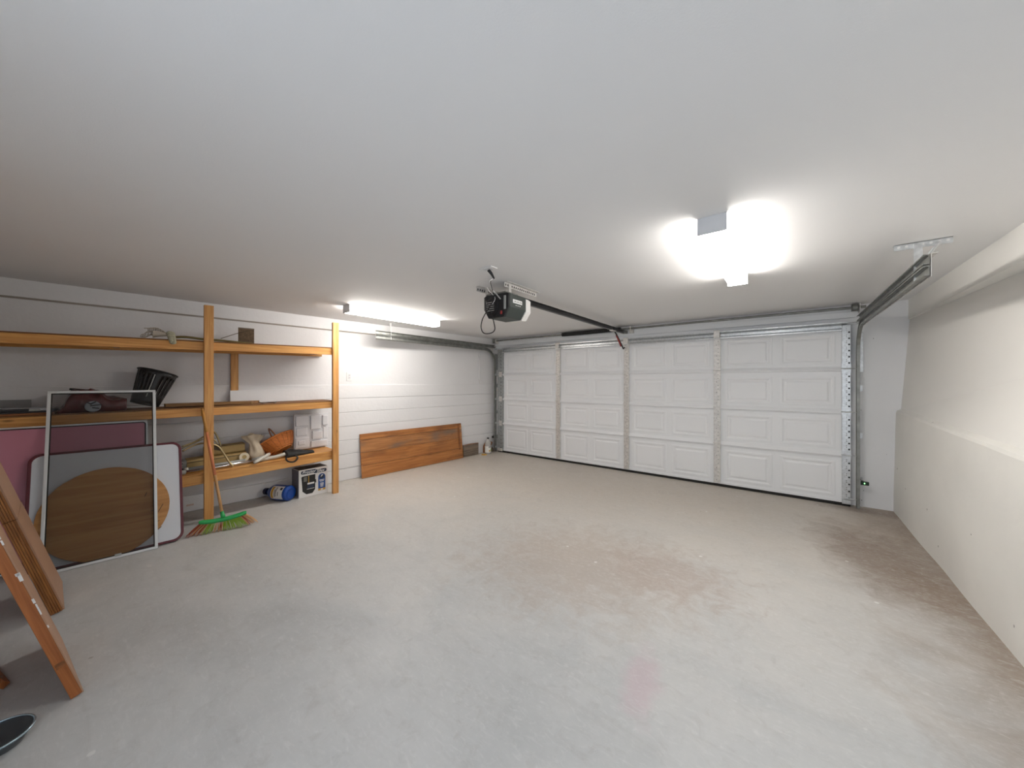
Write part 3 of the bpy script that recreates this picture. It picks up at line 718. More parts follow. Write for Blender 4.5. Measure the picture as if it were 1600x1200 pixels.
s0, zb0 = at_w(372, 536, .22); s1, _ = at_w(396.5, 538, .22); zt0 = at_w(384, 513, .22)[1]
zbb = zs_(0, 3.98)
mk('panel', wb(s0, s1, .225, .24, zbb, zt0), 'sqboard', t, WM, bevel=.002)
mk('top_rim', wb(s0, s1, .222, .243, zt0-.010, zt0+.001), 'greyboard', t, WM)
a0 = at_w(345, 529, .25); a1 = at_w(388, 516.5, .25)
mk('wire_brace', tube(nb(), [(-a0[0], -.25, max(a0[1], zs_(0, a0[0])+.005)), (-(a0[0]+a1[0])/2, -.25, (a0[1]+a1[1])/2+.004), (-a1[0], -.246, a1[1])], .0035, 6), 'piping', t, WM)
mk('foot_pole', tube(nb(), [(-s0-.02, -.255, zbb+.008), (-s1+.004, -.255, zbb+.008)], .0075, 6), 'black', t, WM)

# ---------------------------------------------------------------- middle shelf
# black waste basket lying tilted
t = wthing('waste_basket', 'black slatted plastic waste basket tilted over on the middle shelf', 'basket', 4.64, .26, zs_(1, 4.64))
H_, rb, rt = .30, .095, .135
bm = nb(); nseg = 48; hs = [0, .03, .06, .085, .11, .135, .16, .185, .21, .235, .26, .30]
def rad(h): return rb + (rt-rb)*h/H_
ring = [[bm.verts.new((rad(h)*math.cos(2*PI*k/nseg), rad(h)*math.sin(2*PI*k/nseg), h)) for k in range(nseg)] for h in hs]
for i in range(len(hs)-1):
    for k in range(nseg):
        if 3 <= i <= 9 and k % 2 == 0 and not (k % 12 in (0,)): continue
        bm.faces.new((ring[i][k], ring[i][(k+1) % nseg], ring[i+1][(k+1) % nseg], ring[i+1][k]))
for i in (6,):
    for k in range(0, nseg, 2):
        pass
bm.faces.new(ring[0][::-1])
TB = WM @ Matrix.Translation((-4.70, -.255, zs_(1, 4.64)+.040)) @ Matrix.Rotation(math.radians(-6), 4, 'X') @ Matrix.Rotation(math.radians(17), 4, 'Y') @ Matrix.Translation((0, 0, .0))
o = mk('bucket', bm, 'black', t, TB, smooth=True); so = o.modifiers.new('thickness', 'SOLIDIFY'); so.thickness = .003
mk('rolled_rim', tube(nb(), [(rt*1.01*math.cos(2*PI*k/40), rt*1.01*math.sin(2*PI*k/40), H_) for k in range(40)], .006, 8, closed=True), 'black', t, TB, smooth=True)
bm = nb(); a = -PI/2 - .12; bm2 = None
for z0, z1 in ((.06, .262),):
    p0 = Vector((rad(z0)*1.01*math.cos(a), rad(z0)*1.01*math.sin(a), z0)); p1 = Vector((rad(z1)*1.01*math.cos(a), rad(z1)*1.01*math.sin(a), z1)); tube(bm, [p0, p1], .0045, 6)
mk('side_rib', bm, 'greyplas', t, TB)
mk('base_rim', tube(nb(), [(rb*.97*math.cos(2*PI*k/40), rb*.97*math.sin(2*PI*k/40), 0) for k in range(40)], .005, 6, closed=True), 'black', t, TB, smooth=True)
# dark red vinyl bundle
t = wthing('vinyl_bundle', 'crumpled dark red vinyl cover with a round silver emblem', 'cover', 4.93, .28, zs_(1, 4.93))
sA, sB = 5.17, 4.81
def hump(u):      # outline of the top along the shelf
    pts = [(0, .02), (.06, .07), (.14, .165), (.2, .182), (.45, .178), (.6, .165), (.68, .125), (.8, .118), (.93, .105), (1, .10)]
    for (a, h0), (b, h1) in zip(pts, pts[1:]):
        if a <= u <= b: return h0 + (h1-h0)*(u-a)/(b-a)
    return .1
def fv(u, v):
    s = sA + (sB-sA)*u; h = hump(u); ang = v*PI
    n1 = mnoise.noise(Vector((u*7, v*5, 2))); n2 = mnoise.noise(Vector((u*19, v*9, 4)))
    d = .27 + .155*math.cos(ang)*(1-.15*u) + .012*n1; z = h*(max(0, math.sin(ang))**.45)*(1+.10*n1+.05*n2)
    return Vector((-s - .006*n2, -d, zs_(1, s) + .001 + max(0, z)))
bm = nb(); vs = grid(bm, fv, 46, 26)
bm.faces.new([r[0] for r in vs] + [r[-1] for r in reversed(vs)]); bm.faces.new(vs[0]); bm.faces.new(vs[-1][::-1])
mk('folded_cover', bm, 'redvinyl', t, WM, smooth=True)
s, z = at_w(145, 641.5, .44); cz = zs_(1, s)+.046
EM = WM @ Matrix.Translation((-s, -.432, cz)) @ Matrix.Rotation(math.radians(90-8), 4, 'X')
bm = nb(); lathe(bm, [(.043, -.012), (.043, .004), (.037, .006)], 28, EM @ Matrix.Scale(1.0, 4)); em = mk('emblem', bm, 'silver', t, I4)
bm = nb()
for a, l in ((.3, .05), (1.2, .045), (2.2, .05), (-.5, .04)):
    tube(bm, [EM @ Vector((math.cos(a)*-.01-.3*l*math.sin(a), math.sin(a)*.02, .0075)), EM @ Vector((math.cos(a)*l, math.sin(a)*l*.9, .0075))], .004, 4)
mk('emblem_mark', bm, 'darkcard', em, I4)
bm = nb(); s0, z0 = at_w(108, 608, .12); s1, z1 = at_w(152, 610, .12)
tube(bm, [(-s0, -.10, z0), (-s1, -.08, z1-.005)], .008, 4)
t = wthing('black_bar', 'thin black bar sticking up behind the red vinyl cover', 'bar', 5.0, .1, zs_(1, 5.0))
mk('bar', bm, 'black', t, WM); mk('stand', wb(5.04, 5.02, .085, .105, zs_(1, 5.03), z0-.002), 'black', t, WM)
# stacked sheets at the left end of the middle shelf
z5 = zs_(1, 5.3)
t = wthing('grey_sheet', 'flat light grey sheet with dark edge lying on the middle shelf', 'panel', 5.4, .22, z5+.019)
mk('sheet', wbs(SEND, 5.19, .06, .43, ztop(1, SEND)+.040, ztop(1, 5.19)+.040, .010), 'greycard', t, WM)
mk('dark_edge', wbs(SEND, 5.19, .43, .434, ztop(1, SEND)+.040, ztop(1, 5.19)+.040, .012), 'darkcard', t, WM)
t = wthing('brown_sheet', 'thin dark brown sheet under the grey sheet', 'panel', 5.4, .22, z5)
mk('sheet', wbs(SEND, 5.185, .05, .445, ztop(1, SEND)+.027, ztop(1, 5.185)+.027, .014), 'brown_dk', t, WM)
tag(mk('framed_panel', wb(SEND, 5.33, .03, .05, z5+.03, z5+.105), 'greycard', None, WM), 'grey panel standing against the wall behind the stacked sheets', 'panel')
t = wthing('pale_sheet', 'pale board with slanted black edge on the grey sheet', 'panel', 5.2, .2, z5+.03)
mk('board', prism(nb(), [(-5.42, -.38), (-5.20, -.39), (-5.20, -.10), (-5.48, -.09)], z5+.0325, z5+.045), 'whitelam', t, WM)
mk('black_edge', prism(nb(), [(-5.427, -.382), (-5.421, -.384), (-5.481, -.088), (-5.487, -.086)], z5+.0325, z5+.048), 'black', t, WM)
t = wthing('dark_tool', 'flat dark tool lying at the front of the middle shelf', 'tool', 5.45, .40, z5)
mk('blade', wb(5.64, 5.30, .40, .438, z5+.0302, z5+.048), 'darkcard', t, WM, bevel=.004)
mk('tip', prism(nb(), [(-5.30, -.436), (-5.25, -.422), (-5.30, -.402)], z5+.031, z5+.044), 'greyplas', t, WM)
# plank lying on the middle shelf, white board behind it
zz = zs_(1, 4.3)
sa, _ = at_w(258, 634, .36); sb, _ = at_w(404, 628, .30)
t = wthing('loose_plank', 'brown loose plank lying on the middle shelf', 'board', (sa+sb)/2, .3, zz)
mk('plank', prism(nb(), [(-sa, -.37), (-sb-.07, -.35), (-sb+.03, -.20), (-sa, -.22)], zz+.006, zz+.034), 'plankbrown', t, WM, bevel=.002)
t = wthing('white_board', 'white board on edge against the wall above the middle shelf', 'board', 3.5, .06, zs_(1, 3.5))
bm = nb(); sA_, sB_ = 4.06, 3.10
vv = []
for s in (sA_, sB_):
    vv.append([bm.verts.new((-s, -d, z)) for d, z in ((.082, zs_(1, s)+.001), (.058, zs_(1, s)+.001), (.030, 1.225 if s > 3.6 else 1.247), (.054, 1.225 if s > 3.6 else 1.247))])
for k in range(4): bm.faces.new((vv[0][k], vv[0][(k+1) % 4], vv[1][(k+1) % 4], vv[1][k]))
bm.faces.new(vv[0][::-1]); bm.faces.new(vv[1]); mk('board', bm, 'wall_w', t, WM, bevel=.003)
s, z = at_w(416, 629, .4); t = wthing('bent_wire', 'small bent black wire on the middle shelf edge', 'wire', s, .4, zs_(1, s))
mk('wire', tube(nb(), smooth_path([Vector((-s-.07, -.40, zs_(1, s)+.022)), Vector((-s-.03, -.41, zs_(1, s)+.006)), Vector((-s+.02, -.39, zs_(1, s)+.014)), Vector((-s+.07, -.41, zs_(1, s)+.006)), Vector((-s+.09, -.40, zs_(1, s)+.016))], 4), .004, 5), 'black', t, WM)

# ---------------------------------------------------------------- lower shelf
def z3(s): return zs_(2, s)
def pw(u, v, d, zmin=0):
    s, z = at_w(u, v, d); return Vector((-s, -d, max(z, z3(s)+zmin)))
# long tan case
t = wthing('tan_case', 'long tan padded case with dark piping lying on the lower shelf', 'case', 4.05, .2, z3(4.05))
def rbox(s0, s1, d0, d1, z0a, z0b, h, r=.02):
    bm = nb(); A = []
    for s, z0 in ((s0, z0a), (s1, z0b)):
        ringp = []
        for cx, cz, a0 in ((d1-r, z0+r, -PI/2), (d1-r, z0+h-r, 0), (d0+r, z0+h-r, PI/2), (d0+r, z0+r, PI)):
            for q in range(4):
                a = a0 + q*PI/6; ringp.append(bm.verts.new((-s, -(cx + r*math.cos(a)), cz + r*math.sin(a))))
        A.append(ringp)
    n = len(A[0])
    for k in range(n): bm.faces.new((A[0][k], A[0][(k+1) % n], A[1][(k+1) % n], A[1][k]))
    bm.faces.new(A[0][::-1]); bm.faces.new(A[1]); return bm
mk('lower_bolster', rbox(4.42, 3.955, .09, .27, z3(4.42)+.002, z3(3.955)+.002, .105), 'tanfab', t, WM, smooth=False)
mk('upper_bolster', rbox(4.28, 3.96, .07, .22, z3(4.28)+.109, z3(3.96)+.109, .085), 'tanfab', t, WM)
mk('piping', tube(nb(), [(-4.42, -.268, z3(4.42)+.085), (-3.955, -.268, z3(3.955)+.085)], .004, 6), 'piping', t, WM)
mk('piping', tube(nb(), [(-4.28, -.205, z3(4.28)+.193), (-3.96, -.205, z3(3.96)+.193)], .004, 6), 'piping', t, WM)
mk('end_flap', rbox(4.50, 4.421, .10, .26, z3(4.5)+.004, z3(4.42)+.004, .10), 'greyplas', t, WM)
t = wthing('tape_roll', 'round cream tape roll leaning on the tan case', 'tape', 3.99, .29, z3(3.99))
s, z = at_w(381, 714, .285)
TM = WM @ Matrix.Translation((-s, -.288, max(z, z3(s)+.046))) @ Matrix.Rotation(math.radians(80), 4, 'X')
bm = nb(); lathe(bm, [(.020, 0), (.044, 0), (.044, .022), (.020, .022), (.020, 0)], 28, TM, cap=False); mk('tape_ring', bm, 'cream', t, I4)
bm = nb(); lathe(bm, [(.0195, .002), (.0195, .020)], 20, TM); mk('core', bm, 'tanfab', t, I4)
# black valve
t = wthing('black_valve', 'small black tap fitting at the card table end of the lower shelf', 'fitting', 4.46, .33, z3(4.46))
bm = nb(); cyl(bm, (-4.47, -.31, z3(4.47)+.0015), (-4.47, -.31, z3(4.47)+.05), .020, 10); cyl(bm, (-4.47, -.31, z3(4.47)+.05), (-4.475, -.31, z3(4.47)+.09), .010, 8); mk('body', bm, 'black', t, WM)
mk('lever', bx(nb(), -4.50, -4.45, -.318, -.302, z3(4.47)+.088, z3(4.47)+.096), 'black', t, WM, bevel=.003)
# chrome vacuum wand with plastic handle
t = wthing('vacuum_wand', 'chrome vacuum wand with grey plastic handle lying along the lower shelf', 'wand', 4.0, .37, z3(4.0))
mk('chrome_tube', tube(nb(), [(-4.53, -.375, z3(4.53)+.019), (-3.86, -.375, z3(3.86)+.019)], .0175, 14), 'chrome', t, WM, smooth=True)
mk('collar', tube(nb(), [(-4.50, -.375, z3(4.5)+.0215), (-4.44, -.375, z3(4.44)+.0215)], .020, 14), 'greyplas', t, WM, smooth=True)
mk('collar', tube(nb(), [(-3.875, -.375, z3(3.87)+.0235), (-3.79, -.375, z3(3.79)+.0235)], .022, 14), 'lightplas', t, WM, smooth=True)
mk('handle', tube(nb(), smooth_path([Vector((-3.80, -.375, z3(3.8)+.022)), Vector((-3.75, -.38, z3(3.75)+.024)), Vector((-3.69, -.385, z3(3.69)+.030)), Vector((-3.635, -.385, z3(3.635)+.040))], 4), .0185, 12), 'lightplas', t, WM, smooth=True)
t = wthing('grey_pipe', 'straight grey plastic pipe behind the chrome wand', 'pipe', 4.2, .32, z3(4.2))
mk('pipe', tube(nb(), [(-4.43, -.318, z3(4.43)+.0245), (-3.98, -.335, z3(3.98)+.0245)], .0235, 14), 'greyplas', t, WM, smooth=True)
mk('end_ring', tube(nb(), [(-4.44, -.318, z3(4.44)+.0255), (-4.415, -.319, z3(4.41)+.0255)], .025, 14), 'lightplas', t, WM, smooth=True)
# floor nozzle lying across the edge
t = wthing('vacuum_nozzle', 'light grey wedge vacuum nozzle lying across the wand', 'nozzle', 3.78, .44, z3(3.78))
p0 = pw(397, 731, .475, .004); p1 = pw(421.5, 710, .36, .05); p1.z = z3(-p1.x)+.066; p0.z = z3(-p0.x)+.020
mk('nozzle_head', tube(nb(), [p0, p0.lerp(p1, .12), p0.lerp(p1, .9), p1], [.013, .018, .018, .012], 8), 'lightplas', t, WM, smooth=True)
c = p0.lerp(p1, .55); mk('neck', tube(nb(), [c, c+Vector((-.05, .02, -.012)), c+Vector((-.09, .03, -.014))], [.02, .018, .014], 10), 'greyplas', t, WM, smooth=True)
# folding frame of bent tubes by the post
t = wthing('folding_frame', 'worn brass bent tube frame leaning behind the front post', 'frame', 4.35, .35, z3(4.35))
def path(l): return smooth_path([pw(u, v, d, .008) for u, v, d in l], 4)
for l, r in (([(284, 698, .40), (305, 690, .38), (322, 680, .36), (331, 674, .35), (338, 679, .35), (345, 697, .35)], .0075), ([(285, 705, .41), (305, 695, .39), (322, 692.5, .38), (340, 697, .38), (350, 709, .39), (358, 722, .41), (364.5, 737, .43)], .0085), ([(284, 701, .40), (310, 689.5, .37), (330, 684, .36), (343, 698, .365)], .005)):
    mk('bent_tube', tube(nb(), path(l), r, 8), 'brass', t, WM, smooth=True)
mk('hinge_plate', prism(nb(), [(-pw(340, 690, .36).x*-1-.03, z3(4.2)+.19), (-4.17, z3(4.2)+.17), (-4.19, z3(4.2)+.24), (-4.23, z3(4.2)+.24)], -.372, -.366, 'y'), 'piping', t, WM)
# beige plastic bag
t = wthing('plastic_bag', 'crumpled beige plastic bag with gathered neck beside the wicker basket', 'bag', 3.80, .2, z3(3.8)+.1)
def fb(u, v):
    a = u*2*PI; pr = [(0, .05), (.25, .085), (.5, .07), (.72, .052), (.86, .075), (1, .115)]
    for (x, h0), (y, h1) in zip(pr, pr[1:]):
        if x <= v <= y: r = h0 + (h1-h0)*(v-x)/(y-x)
    r *= 1 + .22*mnoise.noise(Vector((math.cos(a)*1.6, math.sin(a)*1.6, v*3))) + .14*math.sin(a*7+v*3)*v
    s = 3.855; return Vector((-s - .045*v + r*math.cos(a)*.85, -.29 + .04*v + r*math.sin(a)*.55, z3(s)+.002 + v*.285 - .03*v*abs(math.cos(a))))
bm = nb(); vs = grid(bm, fb, 40, 16, True); bm.faces.new([r[0] for r in vs]); mk('bag_skin', bm, 'clothbag', t, WM, smooth=True)
# wicker basket, tipped towards the room
t = wthing('wicker_basket', 'orange wicker basket with arched handle tipped over on the lower shelf', 'basket', 3.66, .24, z3(3.66))
BMt = WM @ Matrix.Translation((-3.655, -.235, z3(3.67)+.135)) @ Matrix.Rotation(math.radians(-24), 4, 'Y') @ Matrix.Rotation(math.radians(-32), 4, 'X') @ Matrix.Translation((0, 0, -.075))
bm = nb(); nr = 11
for q in range(nr):
    h = q/(nr-1); ra, rb_ = .095 + .085*h**.7, .06 + .062*h**.7
    tube(bm, [(ra*math.cos(2*PI*k/40), rb_*math.sin(2*PI*k/40), h*.13 + .0025*math.sin(k*PI + q*PI)) for k in range(40)], .0078, 6, closed=True)
wk = mk('woven_wall', bm, 'wicker', t, BMt, smooth=True, kind='stuff')
bm = nb(); vs = [bm.verts.new((.095*math.cos(2*PI*k/30), .06*math.sin(2*PI*k/30), 0)) for k in range(30)]; bm.faces.new(vs)
vs2 = grid(bm, lambda u, v: Vector(((.092+.082*v**.7)*math.cos(2*PI*u), (.057+.059*v**.7)*math.sin(2*PI*u), v*.125)), 30, 8, True); mk('lining', bm, 'wicker', t, BMt, smooth=True)
bm = nb()
for q in range(20):
    a = 2*PI*q/20; tube(bm, [((.096+.086*h**.7)*math.cos(a)*1.02, (.061+.063*h**.7)*math.sin(a)*1.02, h*.13) for h in (0, .3, .6, 1)], .004, 4)
mk('upright_cane', bm, 'wicker_d', t, BMt, kind='stuff')
bm = nb(); hp = [Vector((0, -.12*math.cos(a), .12 + .155*math.sin(a))) for a in [PI*q/14 for q in range(15)]]
sweep(bm, hp, [(-.013, -.003), (.013, -.003), (.013, .003), (-.013, .003)]); mk('handle', bm, 'wicker', t, BMt)
mk('rim', tube(nb(), [(.183*math.cos(2*PI*k/40), .125*math.sin(2*PI*k/40), .136) for k in range(40)], .010, 8, closed=True), 'wicker', t, BMt, smooth=True)
# black pouch with strap
t = wthing('black_pouch', 'flat black fabric pouch with strap loop hanging over the shelf edge', 'pouch', 3.48, .33, z3(3.48))
def fp(u, v):
    s = 3.62 - .28*u; ang = v*PI; h = .055*(1-u*.75)*(1+.3*mnoise.noise(Vector((u*5, v*4, 7)))) + .012
    return Vector((-s, -(.33 + .10*math.cos(ang)*(1-.35*u)), z3(s) + .002 + h*max(0, math.sin(ang))**.6))
bm = nb(); vs = grid(bm, fp, 20, 14); bm.faces.new([r[0] for r in vs] + [r[-1] for r in reversed(vs)]); bm.faces.new(vs[0]); bm.faces.new(vs[-1][::-1]); mk('pouch', bm, 'blackfab', t, WM, smooth=True)
sp = smooth_path([Vector((-3.60, -.40, z3(3.6)+.03)), Vector((-3.64, -.445, z3(3.64)+.008)), Vector((-3.63, -.466, z3(3.6)-.03)), Vector((-3.575, -.47, z3(3.6)-.045)), Vector((-3.535, -.466, z3(3.5)-.018)), Vector((-3.54, -.44, z3(3.54)+.008)), Vector((-3.56, -.40, z3(3.56)+.02))], 5)
mk('strap', sweep(nb(), sp, [(-.008, -.0018), (.008, -.0018), (.008, .0018), (-.008, .0018)]), 'blackfab', t, WM)
# styrofoam insert
t = wthing('styrofoam_insert', 'white moulded styrofoam packing slab standing on the lower shelf', 'packing', 3.27, .12, z3(3.27))
sA_, sB_ = 3.47, 3.085; zb0 = z3(3.47)+.001; hgt = .435
mk('slab', wb(sA_, sB_, .09, .125, z3(3.09)+.001, zb0+hgt), 'styro', t, WM, bevel=.004)
blocks = [(.03, .42, .05, .34), (.05, .36, .40, .63), (.03, .40, .68, .97), (.46, .95, .04, .22), (.50, .78, .27, .50), (.83, .96, .27, .60), (.45, .75, .56, .96), (.80, .96, .66, .95), (.10, .30, .14, .26), (.54, .68, .66, .86)]
for a0, a1, c0, c1 in blocks:
    mk('moulded_block', wb(sA_-(sA_-sB_)*a0, sA_-(sA_-sB_)*a1, .124, .124+random.choice((.012, .02, .028)), zb0+.012+(hgt-.016)*c0, zb0+.012+(hgt-.016)*c1), 'styro', t, WM, bevel=.006)

# ================================================================ ON THE FLOOR BY THE SHELVES
# coffee maker carton
pfl, pfr = at_z(467, 779.5), at_z(511.5, 768.5)
pfr = Vector((pfl.x-.004, pfr.y, 0)); bw = pfr.y-pfl.y; bh = at_y(467, 735.5, pfl.y); 
BH = EYE + (CYP-735.5)/FPX*((pfl-EYEV).dot(FV))
ang = math.atan2(pfr.y-pfl.y, pfr.x-pfl.x)
t = thing('coffee_maker_box', 'white coffee maker carton with blue panel under the lower shelf', 'box', pfl, (0, 0, ang))
DB = .19
mk('carton', bx(nb(), 0, bw, 0, DB, 0, BH), 'cartonw', t, bevel=.002)
mk('printed_side', bx(nb(), -.0012, 0, .008, DB-.008, .01, BH-.006), 'cartonside', t)
mk('carton_top', bx(nb(), .004, bw-.004, .004, DB-.004, BH-.001, BH+.0012), 'cartontop', t)
fl1 = mk('open_flap', prism(nb(), [(.02, .06), (bw-.06, .10), (bw-.05, .15), (.02, .16)], BH+.0015, BH+.006), 'cartontop', t)
def oval(cx, cz, rx, rz, n=28, y0=-.0012, y1=0): return prism(nb(), [(cx+rx*math.cos(2*PI*k/n), cz+rz*math.sin(2*PI*k/n)) for k in range(n)], y0, y1, 'y')
def rrect(x0, x1, z0, z1, r, n=5):
    out = []
    for cx, cz, a0 in ((x1-r, z0+r, -PI/2), (x1-r, z1-r, 0), (x0+r, z1-r, PI/2), (x0+r, z0+r, PI)):
        for q in range(n+1): out.append((cx + r*math.cos(a0+q*PI/2/n), cz + r*math.sin(a0+q*PI/2/n)))
    return out
b1 = mk('brand_banner', prism(nb(), rrect(bw*.07, bw*.60, BH*.83, BH*.955, .017), -.0010, 0, 'y'), 'ink_navy', t)
b2 = mk('brand_banner', prism(nb(), rrect(bw*.50, bw*.96, BH*.80, BH*.925, .017), -.0010, 0, 'y'), 'ink_navy', t)
TX = Matrix.Rotation(PI/2, 4, 'X')
BT = basemat(t)
text_mesh('lettering', 'Proctor', .046, 'ink_white', b1, BT @ Matrix.Translation((bw*.34, -.0014, BH*.893)) @ TX, shear=.25)
text_mesh('lettering', 'Silex', .046, 'ink_white', b2, BT @ Matrix.Translation((bw*.74, -.0014, BH*.863)) @ TX, shear=.25)
# printed picture of the coffee maker
pic = mk('printed_coffee_maker', prism(nb(), [(bw*.08, BH*.73), (bw*.12, BH*.76), (bw*.56, BH*.77), (bw*.56, BH*.50), (bw*.55, BH*.22), (bw*.46, BH*.10), (bw*.25, BH*.10), (bw*.12, BH*.22), (bw*.10, BH*.5)], -.0010, 0, 'y'), 'ink_black', t)
for a in ((.05, .085, .56, .73, 'ink_grey'), (.10, .108, .50, .75, 'ink_gold'), (.09, .165, .44, .50, 'ink_white'), (.09, .16, .30, .42, 'ink_navy'), (.085, .165, .27, .285, 'ink_white')):
    mk('printed_detail', bx(nb(), a[0], a[1], -.0015, -.0009, BH*a[2], BH*a[3]), a[4], pic, M=BT)
mk('printed_detail', prism(nb(), [(bw*.50, BH*.56), (bw*.58, BH*.58), (bw*.59, BH*.46), (bw*.565, BH*.46), (bw*.555, BH*.54), (bw*.50, BH*.53)], -.0010, 0, 'y'), 'ink_black', pic, M=BT)
arch = [(bw*.66, BH*.13), (bw*.92, BH*.13), (bw*.92, BH*.62)] + [(bw*.79 + bw*.13*math.cos(a), BH*.62 + bw*.13*math.sin(a)) for a in [PI*q/10 for q in range(1, 10)]] + [(bw*.66, BH*.62)]
ar = mk('blue_arch', prism(nb(), arch, -.0010, 0, 'y'), 'ink_blue', t)
mk('printed_detail', bx(nb(), bw*.66, bw*.92, -.0015, -.0009, BH*.13, BH*.20), 'ink_gold', ar, M=BT)
mk('printed_detail', oval(bw*.79, BH*.63, bw*.09, BH*.075, 20, -.0015, -.0009), 'ink_navy', ar, M=BT)
mk('printed_detail', prism(nb(), [(bw*.74, BH*.62), (bw*.81, BH*.66), (bw*.83, BH*.71), (bw*.79, BH*.71)], -.0020, -.0014, 'y'), 'ink_white', ar, M=BT)
for zz, x0, x1 in ((.50, .70, .88), (.455, .72, .86), (.38, .73, .86), (.34, .73, .86), (.30, .74, .85), (.26, .74, .84)):
    mk('printed_line', bx(nb(), bw*x0, bw*x1, -.0015, -.0009, BH*zz, BH*(zz+.022)), 'ink_white', ar, M=BT)
mk('printed_detail', bx(nb(), bw*.75, bw*.83, -.0020, -.0014, BH*.145, BH*.185), 'ink_white', ar, M=BT)
# blue jug on its side
R_ = .083
pc = at_z(459, 785); base_c = Vector((pc.x-.05, pc.y-.01, R_)); axis = Vector((-.90, -.43, 0)).normalized()
base_c = Vector((-4.345, 1.60, R_)) 
t = thing('blue_jug', 'blue plastic jug with white label lying on its side', 'jug', (base_c.x, base_c.y, 0))
zax = axis; xax = Vector((0, 0, 1)); yax = zax.cross(xax)
JM = Matrix((( xax.x, yax.x, zax.x, base_c.x), (xax.y, yax.y, zax.y, base_c.y), (xax.z, yax.z, zax.z, base_c.z), (0, 0, 0, 1)))
bm = nb(); lathe(bm, [(.045, .006), (.06, .0), (.074, .002), (.0825, .012), (R_, .02), (R_, .195), (.078, .215), (.055, .255), (.033, .28), (.028, .29), (.028, .31)], 32, JM); mk('jug_body', bm, 'blueplas', t, I4, smooth=True)
bm = nb(); lathe(bm, [(.034, .298), (.036, .302), (.036, .338), (.032, .342)], 20, JM); mk('cap', bm, 'bluecap', t, I4)
bm = nb(); lathe(bm, [(.052, -.0015), (.060, -.0025), (.063, .001)], 28, JM, cap=False); mk('base_ring', bm, 'blueplas', t, I4, smooth=True)
# wrapped label, room side
def lab_patch(a0, a1, z0, z1, r): 
    bm = nb(); grid(bm, lambda u, v: JM @ Vector((r*math.cos(a0+(a1-a0)*u), r*math.sin(a0+(a1-a0)*u), z0+(z1-z0)*v)), 14, 2); return bm
sg = -1 if (JM @ Vector((0, 1, 0)) - base_c).x < 0 else 1
lb = mk('label', lab_patch(sg*2.25, sg*.35, .035, .185, R_+.0008), 'ink_white', t, I4, smooth=True)
mk('label_print', lab_patch(sg*2.1, sg*.5, .150, .178, R_+.0014), 'ink_gold', lb, I4, smooth=True)
for a0, a1, z0, z1 in ((1.8, .6, .112, .122), (1.9, .9, .128, .138), (1.7, 1.2, .085, .095)): mk('label_print', lab_patch(sg*a0, sg*a1, z0, z1, R_+.0014), 'ink_grey', lb, I4)
mk('label_print', lab_patch(sg*.95, sg*.6, .045, .075, R_+.0014), 'ink_navy', lb, I4)
# broom
bc = at_z(350, 829); 
t = thing('broom', 'broom with green head and mixed bristles leaning on the front post', 'broom', (bc.x, bc.y, 0))
bd = Vector((.30, .95, 0)).normalized()
hc = Vector((bc.x-.02, bc.y+.0, .095))
topw = W(4.335, DF+.062, 1.045)
hl = .165
bm = nb(); rings = []
for q in range(13):
    a = -1 + 2*q/12; c = hc + bd*(a*hl) + Vector((0, 0, .018*a*a + .010*a)); hw = .022 if abs(a) < .95 else .015; hh = .020 if abs(a) < .95 else .014
    nn = Vector((-bd.y, bd.x, 0)); rings.append([bm.verts.new(c + nn*(hw*math.cos(x)) + UP*(hh*math.sin(x))) for x in [2*PI*k/10 + PI/10 for k in range(10)]])
for a, b in zip(rings, rings[1:]):
    for k in range(10): bm.faces.new((a[k], a[(k+1) % 10], b[(k+1) % 10], b[k]))
bm.faces.new(rings[0][::-1]); bm.faces.new(rings[-1]); mk('broom_head', bm, 'green', t, I4, smooth=False, bevel=.003)
hdir = (topw-hc).normalized()
mk('socket', tube(nb(), [hc+Vector((0, 0, .012)), hc+hdir*.07], [.018, .014], 10), 'green', t, I4, smooth=True)
for a, b, r, m_ in ((.045, .40, .0115, 'h_tan'), (.40, .80, .0122, 'h_coral'), (.80, 1.0, .012, 'h_wood')):
    mk('handle_section', tube(nb(), [hc.lerp(topw, a), hc.lerp(topw, b)], r, 10), m_, t, I4, smooth=True)
mk('hanging_tip', tube(nb(), [topw, topw+hdir*.03], [.012, .008], 8), 'h_wood', t, I4, smooth=True)
grp = {'br_green': nb(), 'br_tan': nb(), 'br_red': nb()}
for q in range(34):
    a = -1 + 2*q/33
    key = 'br_red' if a < -.62 and q % 2 else ('br_tan' if a < -.6 or (-.32 < a < .02) or a > .72 else 'br_green')
    if key == 'br_tan' and q % 5 == 0: key = 'br_red'
    for r in range(4):
        n_ = Vector((-bd.y, bd.x, 0)); o0 = hc + bd*(a*hl*.96) + Vector((0, 0, .018*a*a + .010*a - .015)) + n_*((r-1.5)*.009)
        e = Vector((o0.x, o0.y, 0)) + bd*(a*.085 + random.uniform(-.008, .008)) + n_*((r-1.5)*.012 - .012 + random.uniform(-.006, .006)); e.z = .003 + random.uniform(0, .006) + (.02*abs(a)**2 if a > .6 else 0)
        tube(grp[key], [o0, o0.lerp(e, .5) + bd*(a*.004), e], [.0028, .0026, .0016], 4)
for k_, b_ in grp.items(): mk('bristles', b_, k_, t, I4, kind='stuff')
# pale tape on the block wall
s, z = at_w(297, 789, .016); tag(mk('tape_strip', bx(nb(), -s-.028, -s+.028, -.0175, -.0165, z-.009, z+.009), 'tape', None, WM), 'short pale strip of tape low on the block wall', 'tape')

